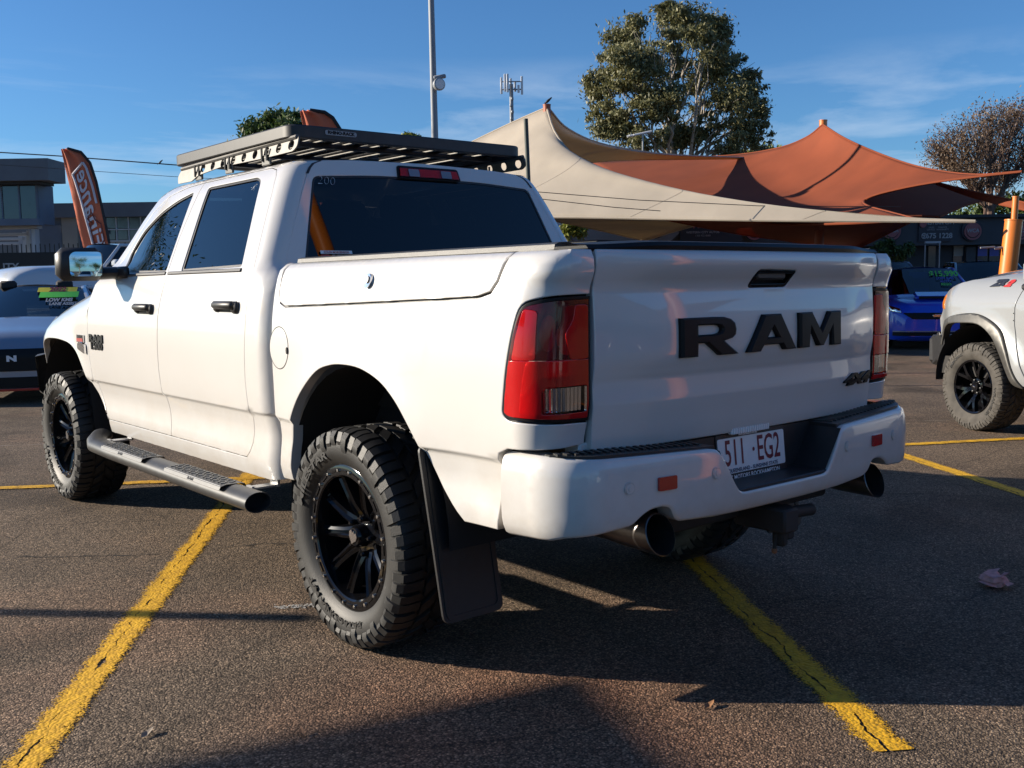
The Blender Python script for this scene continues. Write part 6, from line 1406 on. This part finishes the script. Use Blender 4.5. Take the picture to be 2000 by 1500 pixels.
def tree(name, label, base, trunk_top, blobs, n, size, leaf, bark, seed, r0=.35, cat='tree', twigs=3, parts=('trunk','crown'), fine=None, lr=.38):
    t = thing(name, label, cat, base, BG); rn = random.Random(seed); q = MB(); P = limb(q, (0,0,-.05), trunk_top, r0, r0*.62, rn)
    for c, rad in blobs:
        s = Vector(trunk_top).lerp(P[3], rn.uniform(0,.5)); c = Vector(c); L = limb(q, s, c, r0*lr, r0*.06, rn, 6, .35)
        for k in range(twigs): limb(q, L[rn.randint(2,5)], c+Vector((rn.uniform(-1,1)*rad[0],rn.uniform(-1,1)*rad[1],rn.uniform(-.6,1)*rad[2]))*.85, r0*.10, r0*.025, rn, 4, .3)
    q.obj(parts[0], bark, t); V, F = leaves(fine or blobs, n, size, seed); leafobj(parts[1], V, F, leaf, t); return t
# the tall gum: crown pieces placed by where they stand out against the sky
d = 45.; base = bgp(1325,d)
def blob(u, v, ru, rv, dd=0., base=base, d=d):
    inv = Matrix.Rotation(-BG,4,'Z') @ Matrix.Translation(-Vector(base)); p = inv @ at(u,v,d+dd); k = d/FPX; return ((p.x,p.y,p.z),(ru*k,(ru+rv)*.5*k,rv*k))
rb = random.Random(11); gum = [blob(*b_) for b_ in ((1335,45,55,36,0),(1270,70,55,36,-1),(1215,75,42,34,1),(1370,85,50,40,-2),(1400,60,34,36,1),(1190,120,40,40,0),(1240,130,55,40,-2.5),(1310,130,55,40,1.5),(1395,140,50,40,0),(1440,135,38,34,1),(1165,175,28,36,-.5),(1215,190,50,42,-2),(1290,195,50,40,-2.5),(1365,195,50,38,2),(1435,190,46,38,-1),(1470,160,26,34,0),(1478,215,26,28,.5),(1157,215,18,24,0),(1200,245,48,32,-1),(1265,255,50,34,-2),(1330,265,50,28,0),(1400,250,50,34,-1),(1455,260,40,36,0),(1485,285,22,26,0),(1420,292,36,16,-1),(1240,290,40,18,-1),(1310,20,40,16,0))]
fine = [b_ for c_, r_ in gum for b_ in [(tuple(c_[i]+rb.uniform(-.8,.8)*r_[i] for i in range(3)), tuple(x*rb.uniform(.20,.50)*(1,1,.75)[i] for i, x in enumerate(r_))) for _ in range(11)]]
inv = Matrix.Rotation(-BG,4,'Z') @ Matrix.Translation(-Vector(base)); tt = inv @ at(1322,330,d)
tree('gum_tree', 'tall gum tree with open olive crown behind the shade sails', base, tuple(tt), gum, 74000, .18, 'gum_leaf', 'bark_pale', 5, r0=.30, twigs=4, fine=fine+gum[::2], lr=.30)
d2 = 38.; base2 = bgp(1935,d2); bare = [blob(u,v,ru,rv,dd,base2,d2) for u,v,ru,rv,dd in ((1935,235,55,40,0),(1985,225,50,40,1),(1880,275,60,45,-1),(1940,285,60,45,1),(2010,290,60,50,0),(1840,315,40,35,0),(1890,330,50,40,-1),(1960,340,50,40,1),(2050,250,50,60,0),(1830,285,30,25,0))]
t = tree('deciduous_tree', 'bare brownish tree at the right edge behind the orange sail tip', base2, tuple(Matrix.Rotation(-BG,4,'Z') @ (at(1935,390,d2)-Vector(base2))), bare, 17000, .105, 'dry_leaf', 'twig_brown', 9, r0=.22, twigs=46)
gb = [blob(u,v,ru,rv,dd,base2,d2) for u,v,ru,rv,dd in ((1930,405,45,22,1.5),(1985,400,40,25,1),(1880,420,30,14,2),(2030,410,40,40,0))]; V, F = leaves(gb, 3500, .2, 4); 
tb = thing('bush', 'sparse dark green bush under the bare brownish tree', 'bush', base2, BG); leafobj('foliage', V, F, 'green_leaf', tb); q = MB(); [limb(q, (0,1,0), g_[0], .05, .02, random.Random(k)) for k, g_ in enumerate(gb)]; q.obj('stem', 'bark', tb)
d3 = 40.; base3 = bgp(530,d3); tree('leafy_tree', 'dark green tree top showing above the roof rack beside the orange banner', base3, tuple(Matrix.Rotation(-BG,4,'Z') @ (at(530,330,d3)-Vector(base3))), [blob(u,v,ru,rv,dd,base3,d3) for u,v,ru,rv,dd in ((500,252,30,22,0),(540,235,30,22,0),(575,228,20,14,1),(520,275,50,30,0),(600,262,40,30,0),(560,255,26,26,-1),(487,256,18,14,0))], 9000, .22, 'green_leaf', 'bark', 21, r0=.2)
for (u,v,ru,rv,dd,lab,m_) in ((800,268,18,8,60.,'yellow green tree tip just above the rack, left of the light pole','yellow_leaf'),(1500,296,50,14,58.,'yellow green tree tops between the tall gum and the orange sail','yellow_leaf'),(1120,445,22,16,28.,'small yellow leaved shrub against the wall beside the cab','yellow_leaf')):
    b4 = bgp(u,dd); tp = Matrix.Rotation(-BG,4,'Z') @ (at(u,v+rv*1.5,dd)-Vector(b4)); tree('leafy_tree' if dd > 40 else 'shrub', lab, b4, tuple(tp), [blob(u+k*ru*.6,v+abs(k)*rv*.4,ru*.6,rv,0,b4,dd) for k in (-1,0,1)], 1800, .25 if dd > 40 else .13, m_, 'bark', int(u), r0=.12 if dd > 40 else .04, cat='tree' if dd > 40 else 'shrub')
b5 = bgp(1735,28.5); tree('shrub', 'dark shrub with pale flowers before the shop wall', b5, (0,0,.8), [blob(u,v,ru,rv,0,b5,28.5) for u,v,ru,rv in ((1720,490,18,18),(1755,495,20,16),(1775,485,12,12),(1735,475,12,10))], 1800, .14, 'green_leaf', 'bark', 77, r0=.04, cat='shrub')
# ================================================================== things outside the frame whose shade and reflections fall into it
def offpost(label, x, y, h, r, m, lean=(0,0)):
    t = thing('sail_post', label, 'post', (x,y,0), 0, 'posts outside the picture'); q = MB(); q.tube([(0,0,0),(lean[0],lean[1],h)], r, n=16); q.obj('pole', m, t); q = MB(); q.box((0,0,.015), (r*4,r*4,.03)); q.obj('base_plate', m, t)
offpost('orange post outside the left edge, its shade a band across the asphalt', -5.45, 4.95, 2.12, .05, 'orange_paint')
offpost('tall orange post right of the camera mirrored in the rear window', 2.72, -4.48, 7.7, .13, 'orange_paint')
t = thing('occluder', 'dark awning added unseen beyond the left edge to shade the near asphalt', 'occluder', (-7.72,6.50,0), 0)  # added unseen sheet on posts, shaped to cast the soft shade on the asphalt
coons('occluder_sheet', [(0,0,3.4),(-3,.62,3.35),(-7,1.45,3.4)], [(-7,1.45,3.4),(-9,-6,3.4)], [(-2.9,-7,3.4),(-6,-6.6,3.35),(-9,-6,3.4)], [(0,0,3.4),(-1.1,-3.0,3.38),(-2.9,-7,3.4)], 'wall_dark', t, n=10).modifiers.new('thick','SOLIDIFY').thickness = .03
for x, y in ((-6.9,1.3),(-8.9,-5.9),(-3,-6.9)): q = MB(); q.tube([(x,y,0),(x,y,3.4)], .05, n=10); q.obj('post', 'galv', t)
# the row across the lane behind the camera
t = thing('shade_sail', 'pale sail behind the camera mirrored in the tailgate', 'shade sail', (8,-12,0), 0, 'shade sails over the car yard')
o = coons('cloth', [(-6,0,3.2),(0,-.5,3.6),(6,0,4.4)], [(6,0,4.4),(6,-6,3.2)], [(-6,-6,4.6),(0,-5.5,3.8),(6,-6,3.2)], [(-6,0,3.2),(-6,-6,4.6)], 'sail_beige', t, n=12)
for x, y, m_, rz_, w_ in ((-4.5,-13,'car_navy',.2,'navy car behind the camera, first of the row'),(-1.5,-13.5,'car_grey',.15,'grey car behind the camera'),(1.6,-13,'car_white',.1,'white car behind the camera'),(4.8,-13.4,'car_maroon',.1,'maroon car behind the camera')): car(w_, 'car', (x,y,0), math.pi+rz_, m_, name='parked_car', group='cars behind the camera')
t = thing('shop_building', 'dark showroom behind the camera mirrored in the tailgate', 'building', (27,-24,0)); q = MB(); q.box((0,0,2.6), (44,6,5.2)); q.obj('wall', 'wall_charcoal', t, smooth=False); q = MB(); [q.box((-18+k*6,3.04,1.6), (4.6,.06,2.4)) for k in range(7)]; q.obj('glazing', 'window_glass', t, smooth=False)
for k, (x, y, h, s_, lab) in enumerate(((-5.4,31,11.5,1.5,'large leafy tree outside the left edge mirrored in the front door glass'),(-5,-48,7.5,1.3,'taller tree far behind the camera mirrored in the door mirror'),(2.5,-55,5.5,1.2,'lower tree far behind the camera mirrored in the door mirror'))):
    rr_ = random.Random(k+4); tree('leafy_tree', lab, (x,y,0), (0,0,h*.45), [((rr_.uniform(-2,2)*s_,rr_.uniform(-2,2)*s_,h*rr_.uniform(.5,.95)),(1.5*s_,1.5*s_,1.1*s_)) for _ in range(9)], 26000 if k == 0 else 12000, .15, 'green_leaf', 'bark', 104+k, r0=.22, twigs=1)['group'] = 'trees outside the frame'
# ================================================================== litter on the asphalt
lf = bp_ = None
p = Vector((1.487,-1.27,0)); t = thing('crumpled_wrapper', 'crumpled pink wrapper lying in the shade at right', 'litter', p, .4); rn = random.Random(2); V = []; 
for i in range(5):
    for j in range(8): a = 2*math.pi*j/8; r = (.012,.04,.05,.042,.015)[i]*rn.uniform(.75,1.3); V.append((r*math.cos(a), r*math.sin(a), (.002,.008,.03,.052,.060)[i]*rn.uniform(.8,1.2)))
mat('pink_paper', (.62,.30,.27), .8, var=.25, vscale=30); mobj('paper', V, [(i*8+j,i*8+(j+1)%8,(i+1)*8+(j+1)%8,(i+1)*8+j) for i in range(4) for j in range(8)]+[tuple(32+j for j in range(8))], 'pink_paper', t, smooth=False)
V = []; F = []
for j in range(11):
    a = j*2.4+rn.uniform(-.3,.3); r0_, r1_ = rn.uniform(.005,.02), rn.uniform(.05,.078); h0, h1 = rn.uniform(.03,.06), rn.uniform(.01,.075); w_ = rn.uniform(.35,.6); k = len(V)
    V += [(r0_*math.cos(a),r0_*math.sin(a),h0),(r1_*math.cos(a-w_),r1_*math.sin(a-w_),h1),(r1_*1.1*math.cos(a),r1_*1.1*math.sin(a),h1*.7+.01),(r1_*math.cos(a+w_),r1_*math.sin(a+w_),h1*.8)]; F += [(k,k+1,k+2),(k,k+2,k+3)]
mobj('paper_fold', V, F, 'pink_paper', t, smooth=False)
mat('dead_leaf', (.26,.13,.06), .8, var=.3, vscale=40)
def dead_leaf(label, x, y, rz, s=1., m='dead_leaf'):
    V = [(-.03*s,0,.004),(-.012*s,.010*s,.010),(.012*s,.011*s,.007),(.032*s,0,.013),(.012*s,-.010*s,.012),(-.012*s,-.009*s,.004),(0,0,.004)]; o = mobj('fallen_leaf', V, [(6,0,1),(6,1,2),(6,2,3),(6,3,4),(6,4,5),(6,5,0)], m, smooth=False); o.location = (x,y,.003); o.rotation_euler = (0,0,rz); tag(o, label, 'leaf', 'fallen leaves')
dead_leaf('tiny tan leaf on the sunlit asphalt near the bottom left', -1.852, -.249, .6, 1.0, 'pale_dust'); dead_leaf('small orange leaf on the edge of the pickup shade', -.424, -1.249, .2, 1.0); dead_leaf('small reddish leaf in the soft shade at bottom centre', -1.497, -.564, 1.2, .8)
mat('chalk', (.55,.54,.52), .9)
q = MB(); rn = random.Random(8)
for k in range(120):
    u_ = rn.random(); x = -1.0+.16*u_+rn.gauss(0,.006); y = .60-.10*u_+rn.gauss(0,.013); s = rn.uniform(.002,.0065); q.add([(x-s,y-s*.6,.0042),(x+s,y-s,.0042),(x+s*.7,y+s,.0042),(x-s,y+s*.8,.0042)], [(0,1,2,3)])
tag(q.obj('chalk_mark', 'chalk', smooth=False), 'smudged white chalk mark on the asphalt beside the rear tyre', kind='structure')
